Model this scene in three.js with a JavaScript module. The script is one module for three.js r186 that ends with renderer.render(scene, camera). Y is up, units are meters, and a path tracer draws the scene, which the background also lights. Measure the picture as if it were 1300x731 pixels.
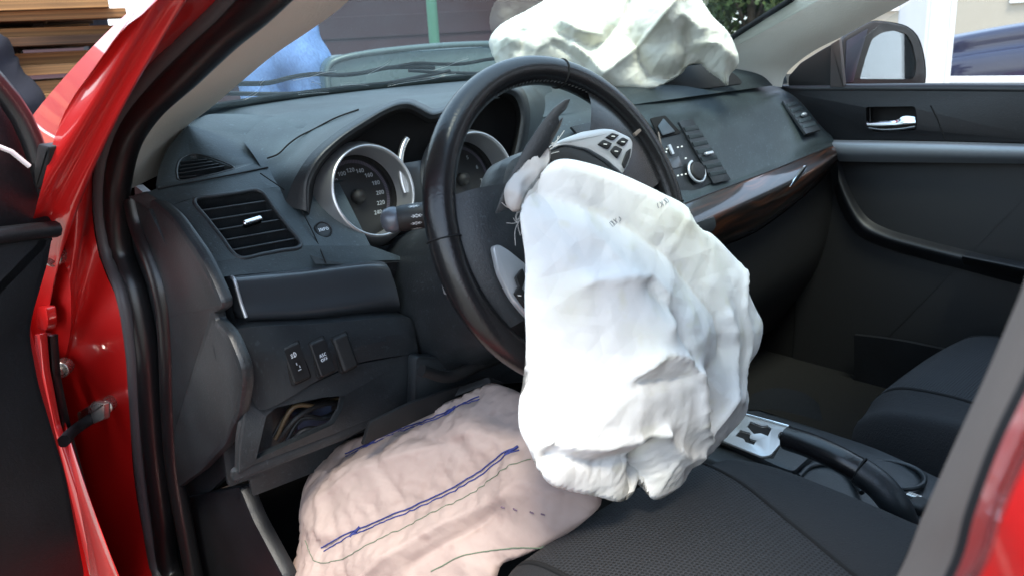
import * as THREE from 'three';
import { mergeGeometries, mergeVertices, toCreasedNormals } from 'three/addons/utils/BufferGeometryUtils.js';
import { RoundedBoxGeometry } from 'three/addons/geometries/RoundedBoxGeometry.js';
import { MarchingCubes } from 'three/addons/objects/MarchingCubes.js';

// ------------------------------------------------------------------ camera, sky, sun, exposure
const V = (x, y, z) => new THREE.Vector3(x, y, z);
const rad = (d) => d * Math.PI / 180;
const PW = 1300, PH = 731, FPX = 1040;
const EYE = V(-0.995, 1.015, 0.637);
const YAW = rad(40.5), PITCH = rad(16.78), ROLL = rad(-3.35);
const FWD = V(Math.sin(YAW) * Math.cos(PITCH), -Math.sin(PITCH), -Math.cos(YAW) * Math.cos(PITCH));
const RT0 = V(Math.cos(YAW), 0, Math.sin(YAW)), UP0 = RT0.clone().cross(FWD);
const RT = RT0.clone().multiplyScalar(Math.cos(ROLL)).addScaledVector(UP0, Math.sin(ROLL));
const UP = RT0.clone().multiplyScalar(-Math.sin(ROLL)).addScaledVector(UP0, Math.cos(ROLL));

const scene = new THREE.Scene();
const camera = new THREE.PerspectiveCamera(2 * Math.atan(PH / 2 / FPX) * 180 / Math.PI, PW / PH, 0.02, 400);
camera.position.copy(EYE);
camera.quaternion.setFromRotationMatrix(new THREE.Matrix4().makeBasis(RT, UP, FWD.clone().negate()));
camera.focus = 1.12; camera.userData.fStop = 10;
camera.updateMatrixWorld();
scene.add(camera);

const renderer = new THREE.WebGLRenderer({ antialias: true });
renderer.toneMapping = THREE.LinearToneMapping;
renderer.toneMappingExposure = 4.3;
renderer.shadowMap.enabled = true;

const SUN_DIR = V(-0.46, 1.42, 0.58).normalize();      // high and hazy, to the left of the car and a little behind it
{
  const w = 512, h = 256, d = new Float32Array(w * h * 4);
  for (let j = 0; j < h; j++) for (let i = 0; i < w; i++) {
    const el = (j + 0.5) / h * Math.PI - Math.PI / 2, az = (i + 0.5) / w * 2 * Math.PI;
    const s = Math.max(0, Math.sin(el));
    const k = Math.pow(1 - s, 2.6);
    const cl = 0.5 + 0.5 * Math.sin(az * 3 + 2.1 * Math.sin(el * 5) + 1.3) * Math.sin(el * 9 + az * 2);
    const c = 0.16 * cl * cl * (1 - k * 0.5);
    let r = 0.42 + 0.52 * k + c, g = 0.58 + 0.42 * k + c, b = 0.84 + 0.20 * k + c * 0.8;
    if (el < 0) { r = 0.32; g = 0.30; b = 0.27; }
    const o = (j * w + i) * 4; d[o] = r * 0.85; d[o + 1] = g * 0.85; d[o + 2] = b * 0.85; d[o + 3] = 1;
  }
  const sky = new THREE.DataTexture(d, w, h, THREE.RGBAFormat, THREE.FloatType);
  sky.mapping = THREE.EquirectangularReflectionMapping; sky.magFilter = THREE.LinearFilter; sky.needsUpdate = true;
  scene.background = sky; scene.environment = sky;
}
const sun = new THREE.DirectionalLight(new THREE.Color().setRGB(1, 0.92, 0.78), 1.5);
sun.position.copy(SUN_DIR).multiplyScalar(12); sun.castShadow = true;
Object.assign(sun.shadow.camera, { left: -9, right: 9, top: 9, bottom: -9, near: 0.5, far: 40 });
sun.shadow.mapSize.set(4096, 4096); sun.shadow.radius = 34;
scene.add(sun, sun.target);

// ------------------------------------------------------------------ helpers
let seedN = 12345;
const rnd = () => { seedN = (Math.imul(seedN, 1664525) + 1013904223) >>> 0; return seedN / 4294967296; };
const rr = (a, b) => a + (b - a) * rnd();
const lerp = (a, b, t) => a + (b - a) * t;
const clamp = (x, a = 0, b = 1) => Math.min(b, Math.max(a, x));
const sstep = (a, b, x) => { const t = clamp((x - a) / (b - a)); return t * t * (3 - 2 * t); };
// pixel of the photograph -> ray -> point on a real surface of the car
const ray = (px, py) => FWD.clone().addScaledVector(RT, (px - PW / 2) / FPX).addScaledVector(UP, -(py - PH / 2) / FPX);
const onP = (px, py, p0, n) => { const d = ray(px, py); return EYE.clone().addScaledVector(d, p0.clone().sub(EYE).dot(n) / d.dot(n)); };
const onX = (px, py, x) => { const d = ray(px, py); return EYE.clone().addScaledVector(d, (x - EYE.x) / d.x); };
const onY = (px, py, y) => { const d = ray(px, py); return EYE.clone().addScaledVector(d, (y - EYE.y) / d.y); };
const onZ = (px, py, z) => { const d = ray(px, py); return EYE.clone().addScaledVector(d, (z - EYE.z) / d.z); };
const Zs = (z, l) => l.map(([a, b, c]) => onZ(a, b, c ?? z));
const Xs = (x, l) => l.map(([a, b, c]) => onX(a, b, c ?? x));
const Ys = (y, l) => l.map(([a, b, c]) => onY(a, b, c ?? y));

// value noise
const NT = new Float32Array(4096); for (let i = 0; i < 4096; i++) NT[i] = rnd();
const hash3 = (x, y, z) => NT[(Math.imul(x, 73856093) ^ Math.imul(y, 19349663) ^ Math.imul(z, 83492791)) & 4095];
function noise(x, y, z = 0) {
  const xi = Math.floor(x), yi = Math.floor(y), zi = Math.floor(z); let u = x - xi, v = y - yi, w = z - zi;
  u = u * u * (3 - 2 * u); v = v * v * (3 - 2 * v);
  const a = hash3(xi, yi, zi), b = hash3(xi + 1, yi, zi), c = hash3(xi, yi + 1, zi), d = hash3(xi + 1, yi + 1, zi);
  const p = a + (b - a) * u, q = c + (d - c) * u, lo = p + (q - p) * v;
  if (w === 0) return lo;
  w = w * w * (3 - 2 * w);
  const e = hash3(xi, yi, zi + 1), f = hash3(xi + 1, yi, zi + 1), g = hash3(xi, yi + 1, zi + 1), h = hash3(xi + 1, yi + 1, zi + 1);
  const r = e + (f - e) * u, t = g + (h - g) * u, hi = r + (t - r) * v; return lo + (hi - lo) * w;
}
// random heights on a triangular net, joined by flat facets with sharp edges: how stiff cloth creases
const tri2 = (x, y, k) => { const u = x - y * 0.57735, v = y * 1.1547, i = Math.floor(u), j = Math.floor(v), fu = u - i, fv = v - j, a = hash3(i + 1, j, k), b = hash3(i, j + 1, k); if (fu + fv < 1) { const o = hash3(i, j, k); return o + fu * (a - o) + fv * (b - o); } const o = hash3(i + 1, j + 1, k); return o + (1 - fu) * (b - o) + (1 - fv) * (a - o); };
const fbm = (x, y, z = 0, o = 4) => { let s = 0, a = 0.5, n = 0; for (let i = 0; i < o; i++) { s += a * noise(x, y, z); n += a; x *= 2.03; y *= 2.03; z *= 2.03; a *= 0.5; } return s / n; };

function dataTex(n, f, srgb, rep) {
  const d = new Uint8Array(n * n * 4);
  for (let j = 0; j < n; j++) for (let i = 0; i < n; i++) {
    const c = f(i / n, j / n, i, j), o = (j * n + i) * 4;
    const a = Array.isArray(c) ? c : [c, c, c];
    for (let k = 0; k < 3; k++) d[o + k] = clamp(a[k]) * 255; d[o + 3] = 255;
  }
  const t = new THREE.DataTexture(d, n, n); t.wrapS = t.wrapT = THREE.RepeatWrapping; t.magFilter = THREE.LinearFilter; t.minFilter = THREE.LinearMipmapLinearFilter; t.generateMipmaps = true;
  if (srgb) t.colorSpace = THREE.SRGBColorSpace;
  if (rep) t.repeat.set(rep, rep);
  t.needsUpdate = true; return t;
}
// tileable noise: wraps by blending
const mixA = (a, b, t) => Array.isArray(a) ? a.map((x, i) => lerp(x, b[i], t)) : lerp(a, b, t);
const wrapN = (f) => (u, v) => { let a = f(u, v); if (u > 0.8) { const s = sstep(0.8, 1, u); a = mixA(a, f(u - 1, v), s); if (v > 0.8) { const t = sstep(0.8, 1, v); return mixA(a, mixA(f(u, v - 1), f(u - 1, v - 1), s), t); } } else if (v > 0.8) a = mixA(a, f(u, v - 1), sstep(0.8, 1, v)); return a; };

// ------------------------------------------------------------------ textures and materials
const T = {};
T.grain = dataTex(256, wrapN((u, v) => 0.6 * noise(u * 70 + 9, v * 70 + 3) + 0.4 * noise(u * 30 + 5, v * 30 + 7)), false, 14);
T.leather = dataTex(256, wrapN((u, v) => { const a = Math.abs(noise(u * 26 + 40, v * 26 + 40) - 0.5), b = Math.abs(noise(u * 51 + 80, v * 51 + 80) - 0.5); return clamp(1.6 * a + 1.2 * b); }), false, 12);
T.dust = dataTex(512, wrapN((u, v) => { const n = fbm(u * 9 + 20, v * 9 + 20, 0, 5), s = noise(u * 170 + 11, v * 170 + 31); const w = clamp((n - 0.42) * 1.5) * 0.34 + (s > 0.86 ? 0.5 : 0); return [0.72 + w, 0.72 + w, 0.72 + w * 0.94]; }), true, 2.2);
T.smudge = dataTex(256, wrapN((u, v) => 0.35 + 0.65 * fbm(u * 7 + 60, v * 7 + 60, 0, 5)), false, 3);
T.weave = dataTex(64, (u, v, i, j) => { const a = Math.sin((i + 0.5) / 64 * Math.PI * 16), b = Math.sin((j + 0.5) / 64 * Math.PI * 16); return 0.5 + 0.25 * (((i >> 2) + (j >> 2)) & 1 ? a : b); }, false, 60);
T.cloth = dataTex(512, wrapN((u, v) => { const n = fbm(u * 6 + 3, v * 6 + 9, 0, 5), s = fbm(u * 22 + 3, v * 22 + 9, 4, 3); const y = clamp((n - 0.52) * 2.2) * 0.10 + clamp((s - 0.66) * 3) * 0.10; return [0.985 - y * 0.35, 0.985 - y * 0.4, 0.985 - y]; }), true, 2.5);
T.clothPink = dataTex(512, wrapN((u, v) => { const n = fbm(u * 5 + 31, v * 5 + 19, 0, 5), s = fbm(u * 30 + 3, v * 30 + 9, 4, 3); const y = clamp((n - 0.5) * 2) * 0.14 + clamp((s - 0.66) * 3) * 0.12; return [0.97 - y * 0.8, 0.97 - y, 0.97 - y]; }), true, 2.5);
T.crease = dataTex(1024, wrapN((u, v) => { let s = 0, n = 0; for (const [l, a, t, k, st] of [[0.125, 1, 0.5, 1, 1.8], [0.07, 0.55, 1.9, 2, 2.2], [0.04, 0.32, 2.8, 3, 1.6], [0.022, 0.16, 0.9, 4, 1.5]]) { const x = u + 0.02 * (noise(u * 9 + k * 5, v * 9, 2) - 0.5), y = v + 0.02 * (noise(u * 9, v * 9 + k * 5, 5) - 0.5), c = Math.cos(t), q = Math.sin(t); s += a * tri2((x * c + y * q) / l + 50, (y * c - x * q) / (l * st) + 50, k); n += a; } return s / n; }), false, 2.5);
T.mesh3d = dataTex(128, (u, v, i, j) => { const cx = (i % 8) - 3.5, row = Math.floor(j / 8), cy = (j % 8) - 3.5, ox = row & 1 ? (((i + 4) % 8) - 3.5) : cx; const r = Math.hypot(ox, cy); return r < 2.6 ? 0.12 : 0.9; }, false, 14);
T.meshCol = dataTex(128, (u, v, i, j) => { const cx = (i % 8) - 3.5, row = Math.floor(j / 8), cy = (j % 8) - 3.5, ox = row & 1 ? (((i + 4) % 8) - 3.5) : cx; const r = Math.hypot(ox, cy); return r < 2.4 ? 0.30 : 0.85 + 0.15 * NT[(i * 131 + j * 17) & 4095]; }, true, 14);
T.knit = dataTex(128, wrapN((u, v) => 0.5 * noise(u * 64, v * 64) + 0.5 * noise(u * 30 + 8, v * 90)), false, 12);
T.brownReflection = dataTex(512, wrapN((u, v) => { const w = fbm(u * 2.2 + 3, v * 26 + 5 * noise(u * 3, v * 3), 0, 5), f = noise(u * 10, v * 190); const k = clamp((w - 0.40) * 2.6), m = 0.07 + 0.34 * k * (0.6 + 0.4 * f); return [m * 0.95, m * 0.52, m * 0.30]; }), true, 3.2);  // warm reflections on the glossy dash trim, painted in as brown streaks
T.flake = dataTex(256, (u, v, i, j) => 0.80 + 0.20 * NT[(i * 977 + j * 313) & 4095], true, 25);
T.asphalt = dataTex(512, wrapN((u, v) => { const n = fbm(u * 6 + 2, v * 6 + 4, 0, 5), s = noise(u * 220, v * 220); const k = 0.86 + 0.26 * (n - 0.5) + 0.20 * (s - 0.5); return [k, k * 0.98, k * 0.94]; }), true, 0.25);
T.plank = dataTex(512, wrapN((u, v) => { const g = fbm(u * 1.6 + 3, v * 30 + 3, 0, 5), s = fbm(u * 4, v * 4, 7, 4); const k = 0.60 + 0.45 * (g - 0.5) - 0.35 * clamp((s - 0.5) * 2); return [k, k * 0.80, k * 0.58]; }), true, 1);
T.denim = dataTex(256, wrapN((u, v) => { const n = fbm(u * 5, v * 5, 3, 4), f = noise(u * 90, v * 90 + u * 90); const k = 0.84 + 0.4 * (n - 0.5) + 0.2 * (f - 0.5); return [k * 0.60, k * 0.76, k]; }), true, 2);
T.wall = dataTex(512, wrapN((u, v) => { const n = fbm(u * 5 + 7, v * 5 + 1, 0, 6); const k = 0.86 + 0.22 * (n - 0.5); return [k, k, k]; }), true, 0.3);
T.bark = dataTex(256, wrapN((u, v) => 0.4 + 0.6 * fbm(u * 18, v * 4, 1, 4)), true, 1);

const std = (r, g, b, rough, o = {}) => { const m = new THREE.MeshStandardMaterial({ roughness: rough, metalness: 0, ...o }); m.color.setRGB(r, g, b); m.side = THREE.DoubleSide; return m; };
const phy = (r, g, b, rough, o = {}) => { const m = new THREE.MeshPhysicalMaterial({ roughness: rough, metalness: 0, ...o }); m.color.setRGB(r, g, b); m.side = THREE.DoubleSide; return m; };
const M = {
  pad: std(0.038, 0.054, 0.062, 0.5, { map: T.dust, bumpMap: T.grain, bumpScale: 0.0002 }),
  padLow: std(0.026, 0.031, 0.036, 0.44, { map: T.dust, bumpMap: T.grain, bumpScale: 0.0002 }),
  black: std(0.006, 0.006, 0.0065, 0.6, { bumpMap: T.grain, bumpScale: 0.00008 }),
  matt: phy(0.012, 0.012, 0.0125, 0.85, { specularIntensity: 0.4 }),
  trim: phy(0.9, 0.9, 0.9, 0.35, { map: T.brownReflection, clearcoat: 1, clearcoatRoughness: 0.06 }),
  piano: phy(0.030, 0.034, 0.039, 0.32, { clearcoat: 0.5, clearcoatRoughness: 0.12 }),
  silver: std(0.50, 0.51, 0.53, 0.34, { metalness: 0.85 }),
  satin: std(0.48, 0.50, 0.52, 0.34, { metalness: 0.55 }),
  chrome: std(0.80, 0.80, 0.80, 0.10, { metalness: 1 }),
  steel: std(0.42, 0.41, 0.39, 0.38, { metalness: 0.9, roughnessMap: T.smudge }),
  red: phy(0.70, 0.013, 0.012, 0.40, { metalness: 0.10, map: T.flake, clearcoat: 1, clearcoatRoughness: 0.03 }),
  rubber: std(0.008, 0.008, 0.009, 0.34, { bumpMap: T.grain, bumpScale: 0.00008 }),
  greyRubber: std(0.060, 0.056, 0.060, 0.5, { bumpMap: T.grain, bumpScale: 0.00008 }),
  taupe: std(0.13, 0.103, 0.086, 0.6, { bumpMap: T.grain, bumpScale: 0.0001 }),
  cream: std(0.95, 0.89, 0.78, 0.75, { map: T.wall, bumpMap: T.knit, bumpScale: 0.0005 }),
  leather: phy(0.009, 0.009, 0.010, 0.27, { bumpMap: T.leather, bumpScale: 0.00010 }),
  bag: phy(0.85, 0.845, 0.82, 0.85, { map: T.cloth, bumpMap: T.crease, bumpScale: 0.013, sheen: 0.15 }),
  bagPass: phy(0.70, 0.685, 0.60, 0.85, { map: T.cloth, bumpMap: T.crease, bumpScale: 0.015, sheen: 0.15 }),
  bagKnee: phy(0.44, 0.335, 0.295, 0.72, { map: T.clothPink, bumpMap: T.crease, bumpScale: 0.012, sheen: 0.3 }),
  seatMesh: std(0.021, 0.022, 0.026, 0.8, { map: T.meshCol, bumpMap: T.mesh3d, bumpScale: 0.0012 }),
  seat: std(0.010, 0.010, 0.0115, 0.85, { bumpMap: T.knit, bumpScale: 0.0008 }),
  seatGrey: std(0.040, 0.041, 0.046, 0.85, { bumpMap: T.knit, bumpScale: 0.0008 }),
  carpet: phy(0.010, 0.010, 0.010, 1, { bumpMap: T.knit, bumpScale: 0.0015, specularIntensity: 0.1 }),
  doorP: std(0.008, 0.009, 0.012, 0.5, { bumpMap: T.grain, bumpScale: 0.0002, map: T.dust }),
  glass: phy(0.72, 0.82, 0.81, 0, { transmission: 1, thickness: 0, ior: 1.5 }),
  clear: phy(0.95, 0.97, 0.97, 0, { transmission: 1, thickness: 0, ior: 1.5 }),
  mirror: std(0.75, 0.77, 0.78, 0.02, { metalness: 1 }),
  white: std(0.80, 0.80, 0.79, 0.5),
  print: std(0.70, 0.70, 0.68, 0.6),
  orange: std(0.09, 0.06, 0.03, 0.5),
  needle: std(0.75, 0.02, 0.01, 0.5),
  blueThread: std(0.025, 0.035, 0.17, 0.7),
  greenThread: std(0.12, 0.17, 0.11, 0.8),
  fray: std(0.50, 0.48, 0.46, 0.9),
};

// ------------------------------------------------------------------ geometry
function gridGeo(P, closedU = false) {            // P[v][u] Vector3; uv in metres along both ways
  const nv = P.length, nu = P[0].length, pos = [], uv = [], idx = [];
  const mid = Math.floor(nu / 2); let vv = 0;
  for (let j = 0; j < nv; j++) {
    if (j) vv += P[j][mid].distanceTo(P[j - 1][mid]);
    let uu = 0;
    for (let i = 0; i < nu; i++) { if (i) uu += P[j][i].distanceTo(P[j][i - 1]); pos.push(P[j][i].x, P[j][i].y, P[j][i].z); uv.push(uu, vv); }
  }
  for (let j = 0; j < nv - 1; j++) for (let i = 0; i < nu - 1; i++) { const a = j * nu + i, b = a + 1, c = a + nu, d = c + 1; idx.push(a, b, d, a, d, c); }
  const g = new THREE.BufferGeometry();
  g.setAttribute('position', new THREE.Float32BufferAttribute(pos, 3)); g.setAttribute('uv', new THREE.Float32BufferAttribute(uv, 2));
  g.setIndex(idx); g.computeVertexNormals(); return g;
}
const resample = (pts, n, closed = false) => { if (pts.length === 2) return Array.from({ length: n }, (_, i) => pts[0].clone().lerp(pts[1], i / (n - 1))); return new THREE.CatmullRomCurve3(pts, closed, 'centripetal').getSpacedPoints(closed ? n : n - 1); };
function loft(curves, nu = 40, nvPer = 4, smooth = true) {
  const R = curves.map((c) => resample(c, nu)), rows = [];
  if (smooth && R.length > 2) {
    const cols = []; const n = (R.length - 1) * nvPer + 1;
    for (let i = 0; i < nu; i++) { const c = new THREE.CatmullRomCurve3(R.map((r) => r[i]), false, 'centripetal'); cols.push(Array.from({ length: n }, (_, k) => c.getPoint(k / (n - 1)))); }
    for (let k = 0; k < n; k++) rows.push(cols.map((c) => c[k]));
  } else for (let j = 0; j < R.length; j++) { if (j) for (let k = 1; k < nvPer; k++) rows.push(R[j].map((p, i) => R[j - 1][i].clone().lerp(p, k / nvPer))); rows.push(R[j]); }
  if (!smooth) { rows.length = 0; for (let j = 0; j < R.length - 1; j++) for (let k = 0; k < nvPer; k++) rows.push(R[j].map((p, i) => p.clone().lerp(R[j + 1][i], k / nvPer))); rows.push(R[R.length - 1]); }
  return gridGeo(rows);
}
const resampleU = (pts, n) => { const c = new THREE.CatmullRomCurve3(pts, false, 'centripetal'); return Array.from({ length: n }, (_, i) => c.getPoint(i / (n - 1))); };
const creased = (g, a = 0.6) => toCreasedNormals(g.index ? g.toNonIndexed() : g, a);
// a sheet given thickness t on its back side (side away from `toward`)
function thicken(g, t, toward = EYE) {
  const p = g.attributes.position, n = g.attributes.normal, idx = g.index.array; const N = p.count;
  g.computeBoundingSphere(); const c = g.boundingSphere.center;
  let s = 0; for (let i = 0; i < N; i++) s += n.getX(i) * (toward.x - p.getX(i)) + n.getY(i) * (toward.y - p.getY(i)) + n.getZ(i) * (toward.z - p.getZ(i));
  const dir = s > 0 ? -1 : 1, pos = [], uv = [], id = [...idx], u = g.attributes.uv;
  for (let i = 0; i < N; i++) { pos.push(p.getX(i), p.getY(i), p.getZ(i)); uv.push(u.getX(i), u.getY(i)); }
  for (let i = 0; i < N; i++) { pos.push(p.getX(i) + dir * t * n.getX(i), p.getY(i) + dir * t * n.getY(i), p.getZ(i) + dir * t * n.getZ(i)); uv.push(u.getX(i), u.getY(i)); }
  const edges = new Map();
  for (let k = 0; k < idx.length; k += 3) { id.push(idx[k] + N, idx[k + 2] + N, idx[k + 1] + N); for (let e = 0; e < 3; e++) { const a = idx[k + e], b = idx[k + (e + 1) % 3]; const key = a < b ? a * N + b : b * N + a; edges.set(key, edges.has(key) ? null : [a, b]); } }
  for (const e of edges.values()) if (e) id.push(e[0], e[0] + N, e[1] + N, e[0], e[1] + N, e[1]);
  const r = new THREE.BufferGeometry(); r.setAttribute('position', new THREE.Float32BufferAttribute(pos, 3)); r.setAttribute('uv', new THREE.Float32BufferAttribute(uv, 2)); r.setIndex(id); r.computeVertexNormals();
  return creased(r, 0.7);
}
function tubeGeo(pts, r, seg = 60, rs = 10, closed = false) {
  const c = new THREE.CatmullRomCurve3(pts, closed, 'centripetal'), g = new THREE.TubeGeometry(c, seg, r, rs, closed), L = c.getLength(), u = g.attributes.uv;
  for (let i = 0; i < u.count; i++) u.setXY(i, u.getX(i) * L, u.getY(i) * 2 * Math.PI * r);
  if (closed) return g;
  const caps = []; const P = g.attributes.position, n = rs + 1;
  for (const k of [0, seg]) { const ctr = c.getPoint(k / seg), pos = [], uv = [], id = []; pos.push(ctr.x, ctr.y, ctr.z); uv.push(0, 0); for (let i = 0; i < n; i++) { pos.push(P.getX(k * n + i), P.getY(k * n + i), P.getZ(k * n + i)); uv.push(0, r); if (i) id.push(0, i, i + 1); } const q = new THREE.BufferGeometry(); q.setAttribute('position', new THREE.Float32BufferAttribute(pos, 3)); q.setAttribute('uv', new THREE.Float32BufferAttribute(uv, 2)); q.setIndex(id); q.computeVertexNormals(); caps.push(q); }
  return mergeGeometries([g, ...caps].map(plain));
}
const plain = (g) => { const q = g.index ? g.toNonIndexed() : g.clone(); for (const k of Object.keys(q.attributes)) if (!['position', 'normal', 'uv'].includes(k)) q.deleteAttribute(k); if (!q.attributes.uv) q.setAttribute('uv', new THREE.Float32BufferAttribute(new Float32Array(q.attributes.position.count * 2), 2)); return q; };
const merge = (l) => mergeGeometries(l.map(plain));
// frame with +z along n
function frame(o, n, upHint = V(0, 1, 0)) { const z = n.clone().normalize(), x = upHint.clone().cross(z).normalize(), y = z.clone().cross(x); return new THREE.Matrix4().makeBasis(x, y, z).setPosition(o); }
function roundShape(pts, r, hole = false) {
  const S = hole ? new THREE.Path() : new THREE.Shape(), n = pts.length;
  for (let i = 0; i < n; i++) {
    const a = pts[(i + n - 1) % n], b = pts[i], c = pts[(i + 1) % n];
    const la = Math.hypot(a[0] - b[0], a[1] - b[1]), lc = Math.hypot(c[0] - b[0], c[1] - b[1]), q = Math.min(r, la * 0.48, lc * 0.48);
    const p = [b[0] + (a[0] - b[0]) * q / la, b[1] + (a[1] - b[1]) * q / la], s = [b[0] + (c[0] - b[0]) * q / lc, b[1] + (c[1] - b[1]) * q / lc];
    if (i) S.lineTo(...p); else S.moveTo(...p);
    S.quadraticCurveTo(b[0], b[1], ...s);
  }
  S.closePath(); return S;
}
// a plate through (nearly) coplanar points, its face toward the eye, thickness t behind it, bevelled
function plate(pts, t = 0.004, { bevel = 0.0015, r = 0.004, holes = [], holeR = 0.003, n = null, seg = 4, lift = 0 } = {}) {
  const c = pts.reduce((a, p) => a.add(p), V(0, 0, 0)).multiplyScalar(1 / pts.length);
  if (!n) { n = V(0, 0, 0); for (let i = 0; i < pts.length; i++) { const a = pts[i], b = pts[(i + 1) % pts.length]; n.x += (a.y - b.y) * (a.z + b.z); n.y += (a.z - b.z) * (a.x + b.x); n.z += (a.x - b.x) * (a.y + b.y); } n.normalize(); }
  if (n.dot(EYE.clone().sub(c)) < 0) n.negate();
  const m = frame(c.clone().addScaledVector(n, lift), n, Math.abs(n.y) > 0.95 ? V(0, 0, -1) : V(0, 1, 0)), inv = m.clone().invert();
  const to2 = (l) => l.map((p) => { const q = p.clone().applyMatrix4(inv); return [q.x, q.y]; });
  const S = roundShape(to2(pts), r); for (const h of holes) S.holes.push(roundShape(to2(h), holeR, true));
  const g = new THREE.ExtrudeGeometry(S, { depth: Math.max(1e-4, t - 2 * bevel), bevelEnabled: bevel > 0, bevelThickness: bevel, bevelSize: bevel, bevelOffset: -bevel, bevelSegments: 2, curveSegments: seg });
  g.translate(0, 0, -(t - bevel)); g.applyMatrix4(m); return creased(g, 0.5);
}
const boxAt = (w, h, d, r, m) => { const g = new RoundedBoxGeometry(w, h, d, 2, Math.min(r, w / 2.01, h / 2.01, d / 2.01)); if (m) g.applyMatrix4(m); return g; };
const latheAt = (prof, seg, m) => { const g = new THREE.LatheGeometry(prof.map((p) => new THREE.Vector2(p[0], p[1])), seg); g.rotateX(Math.PI / 2); if (m) g.applyMatrix4(m); return g; };   // axis -> +z

const taken = new Map();
const numbered = (n) => { const k = taken.get(n) ?? 0; taken.set(n, k + 1); return k ? `${n}_${String(k).padStart(3, '0')}` : n; };
function mesh(name, g, m, parent, label) { const o = new THREE.Mesh(g, m); o.name = parent === scene ? numbered(name) : name; o.castShadow = o.receiveShadow = true; parent.add(o); if (label) o.userData.label = label; return o; }
function group(name, parent, pos) { const o = new THREE.Group(); o.name = parent === scene ? numbered(name) : name; if (pos) o.position.copy(pos); parent.add(o); return o; }
function tag(o, label, category, grp, kind) { o.userData.label = label; o.userData.category = category; if (grp) o.userData.group = grp; if (kind) o.userData.kind = kind; return o; }
function struct(name, g, m, label, category) { const o = mesh(name, g, m, scene); o.userData.kind = 'structure'; if (label) o.userData.label = label; if (category) o.userData.category = category; return o; }
function canvasTex(w, h, draw) { const c = document.createElement('canvas'); c.width = w; c.height = h; draw(c.getContext('2d'), w, h); const t = new THREE.CanvasTexture(c); t.colorSpace = THREE.SRGBColorSpace; t.anisotropy = 8; return t; }

// ------------------------------------------------------------------ the car: shell
const car = group('red_car', scene, V(0, 0, 0));
tag(car, 'red car with its driver door open, its airbags burst and its black interior in view', 'car');
const onXt = (px, py, a, k = 0.25) => { const p = onX(px, py, a); if (p.y <= 0.9) return p; return onP(px, py, V(a, 0.9, 0), V(1, Math.sign(a) < 0 ? -k : k, 0)); };
const side = (a, l) => l.map(([x, y]) => onXt(x, y, a));
const up3 = (x) => [V(x, 1.415, 1.2), V(x, 1.40, 0.75), V(x - 0.015, 1.34, 0.44), V(x - 0.05, 1.21, 0.23)];
const down3 = (x) => [V(x, 0.31, -0.22), V(x, 0.27, -0.05), V(x, 0.265, 0.25), V(x, 0.265, 0.55)];
const E0 = [...up3(-0.585), ...side(-0.765, [[190, -10], [167, 11], [142, 34], [89, 89], [36, 153], [14, 190], [0, 250]]), V(-0.80, 0.6, -0.56), V(-0.80, 0.3, -0.58)];
const E1 = [...up3(-0.62), ...side(-0.815, [[199, 0], [153, 39], [117, 89], [85, 135], [67, 178], [58, 215], [46, 260], [30, 330], [20, 414], [22, 520], [40, 640], [64, 750]]), ...down3(-0.83)];
const E2 = [...up3(-0.595), ...side(-0.775, [[231, 0], [178, 46], [135, 100], [114, 135], [98, 175], [86, 215], [75, 255], [72, 316], [85, 338], [89, 414], [79, 474], [82, 559], [105, 631], [122, 731]]), ...down3(-0.79)];
const E3 = [...up3(-0.57), ...side(-0.73, [[274, 0], [227, 46], [178, 96], [142, 142], [124, 178], [117, 213], [116, 260], [118, 290], [128, 335], [148, 381], [158, 447], [163, 513], [170, 612], [181, 677], [192, 731]]), ...down3(-0.74)];
const midOf = (A, B, n, t, f) => { const a = resample(A, n), b = resample(B, n); return a.map((p, i) => { const q = p.clone().lerp(b[i], t); f(q, i / (n - 1)); return q; }); };
const toEye = (p, d) => p.addScaledVector(EYE.clone().sub(p).normalize(), d);
{
  const E23 = midOf(E2, E3, 60, 0.45, (p) => toEye(p, 0.006));
  const E12 = midOf(E1, E2, 60, 0.55, (p) => { p.z -= 0.03; });
  const E01 = midOf(E0, E1, 60, 0.5, (p) => { p.x -= 0.012; });
  const g = merge([loft([E0, E01, E1], 120, 6), loft([E1, E12, E2], 120, 6), loft([E2, E23, E3], 120, 6)]);
  mesh('door_frame', mergeVertices(g, 1e-5), M.red, car, 'glossy red pillar round the open driver doorway');
  // ground of the doorway behind the seals, so that nothing shows through
  const E4 = [...up3(-0.55), ...side(-0.69, [[331, 0], [282, 43], [232, 93], [183, 140], [160, 180], [150, 225], [150, 270], [160, 330], [185, 400], [200, 500], [210, 600], [230, 731]]), ...down3(-0.70)];
  mesh('seal_flange', loft([E3, E4], 100, 2, false), M.rubber, car);
}
const sealA = [...up3(-0.565), ...side(-0.722, [[288, 0], [240, 46], [190, 97], [153, 145], [134, 188], [127, 228], [127, 275], [136, 325], [155, 375], [166, 440], [171, 510], [178, 600], [189, 677], [200, 731]]), ...down3(-0.73)];
const sealB = [...up3(-0.545), ...side(-0.705, [[333, 0], [284, 43], [233, 93], [184, 140], [160, 180], [149, 225], [147, 270], [153, 320], [170, 368], [183, 430], [189, 500], [195, 570], [205, 650], [217, 731]]), ...down3(-0.715)];
const sealC = side(-0.69, [[168, 252], [176, 285], [192, 325], [207, 372], [213, 430], [216, 520], [222, 600], [236, 680], [248, 740]]);
mesh('weatherstrip_lip', tubeGeo(sealA, 0.0085, 160, 10), M.greyRubber, car);
mesh('weatherstrip', tubeGeo(sealB, 0.0165, 180, 14), M.rubber, car);
mesh('sill_seal', tubeGeo(sealC, 0.013, 100, 12), M.rubber, car);
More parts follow.
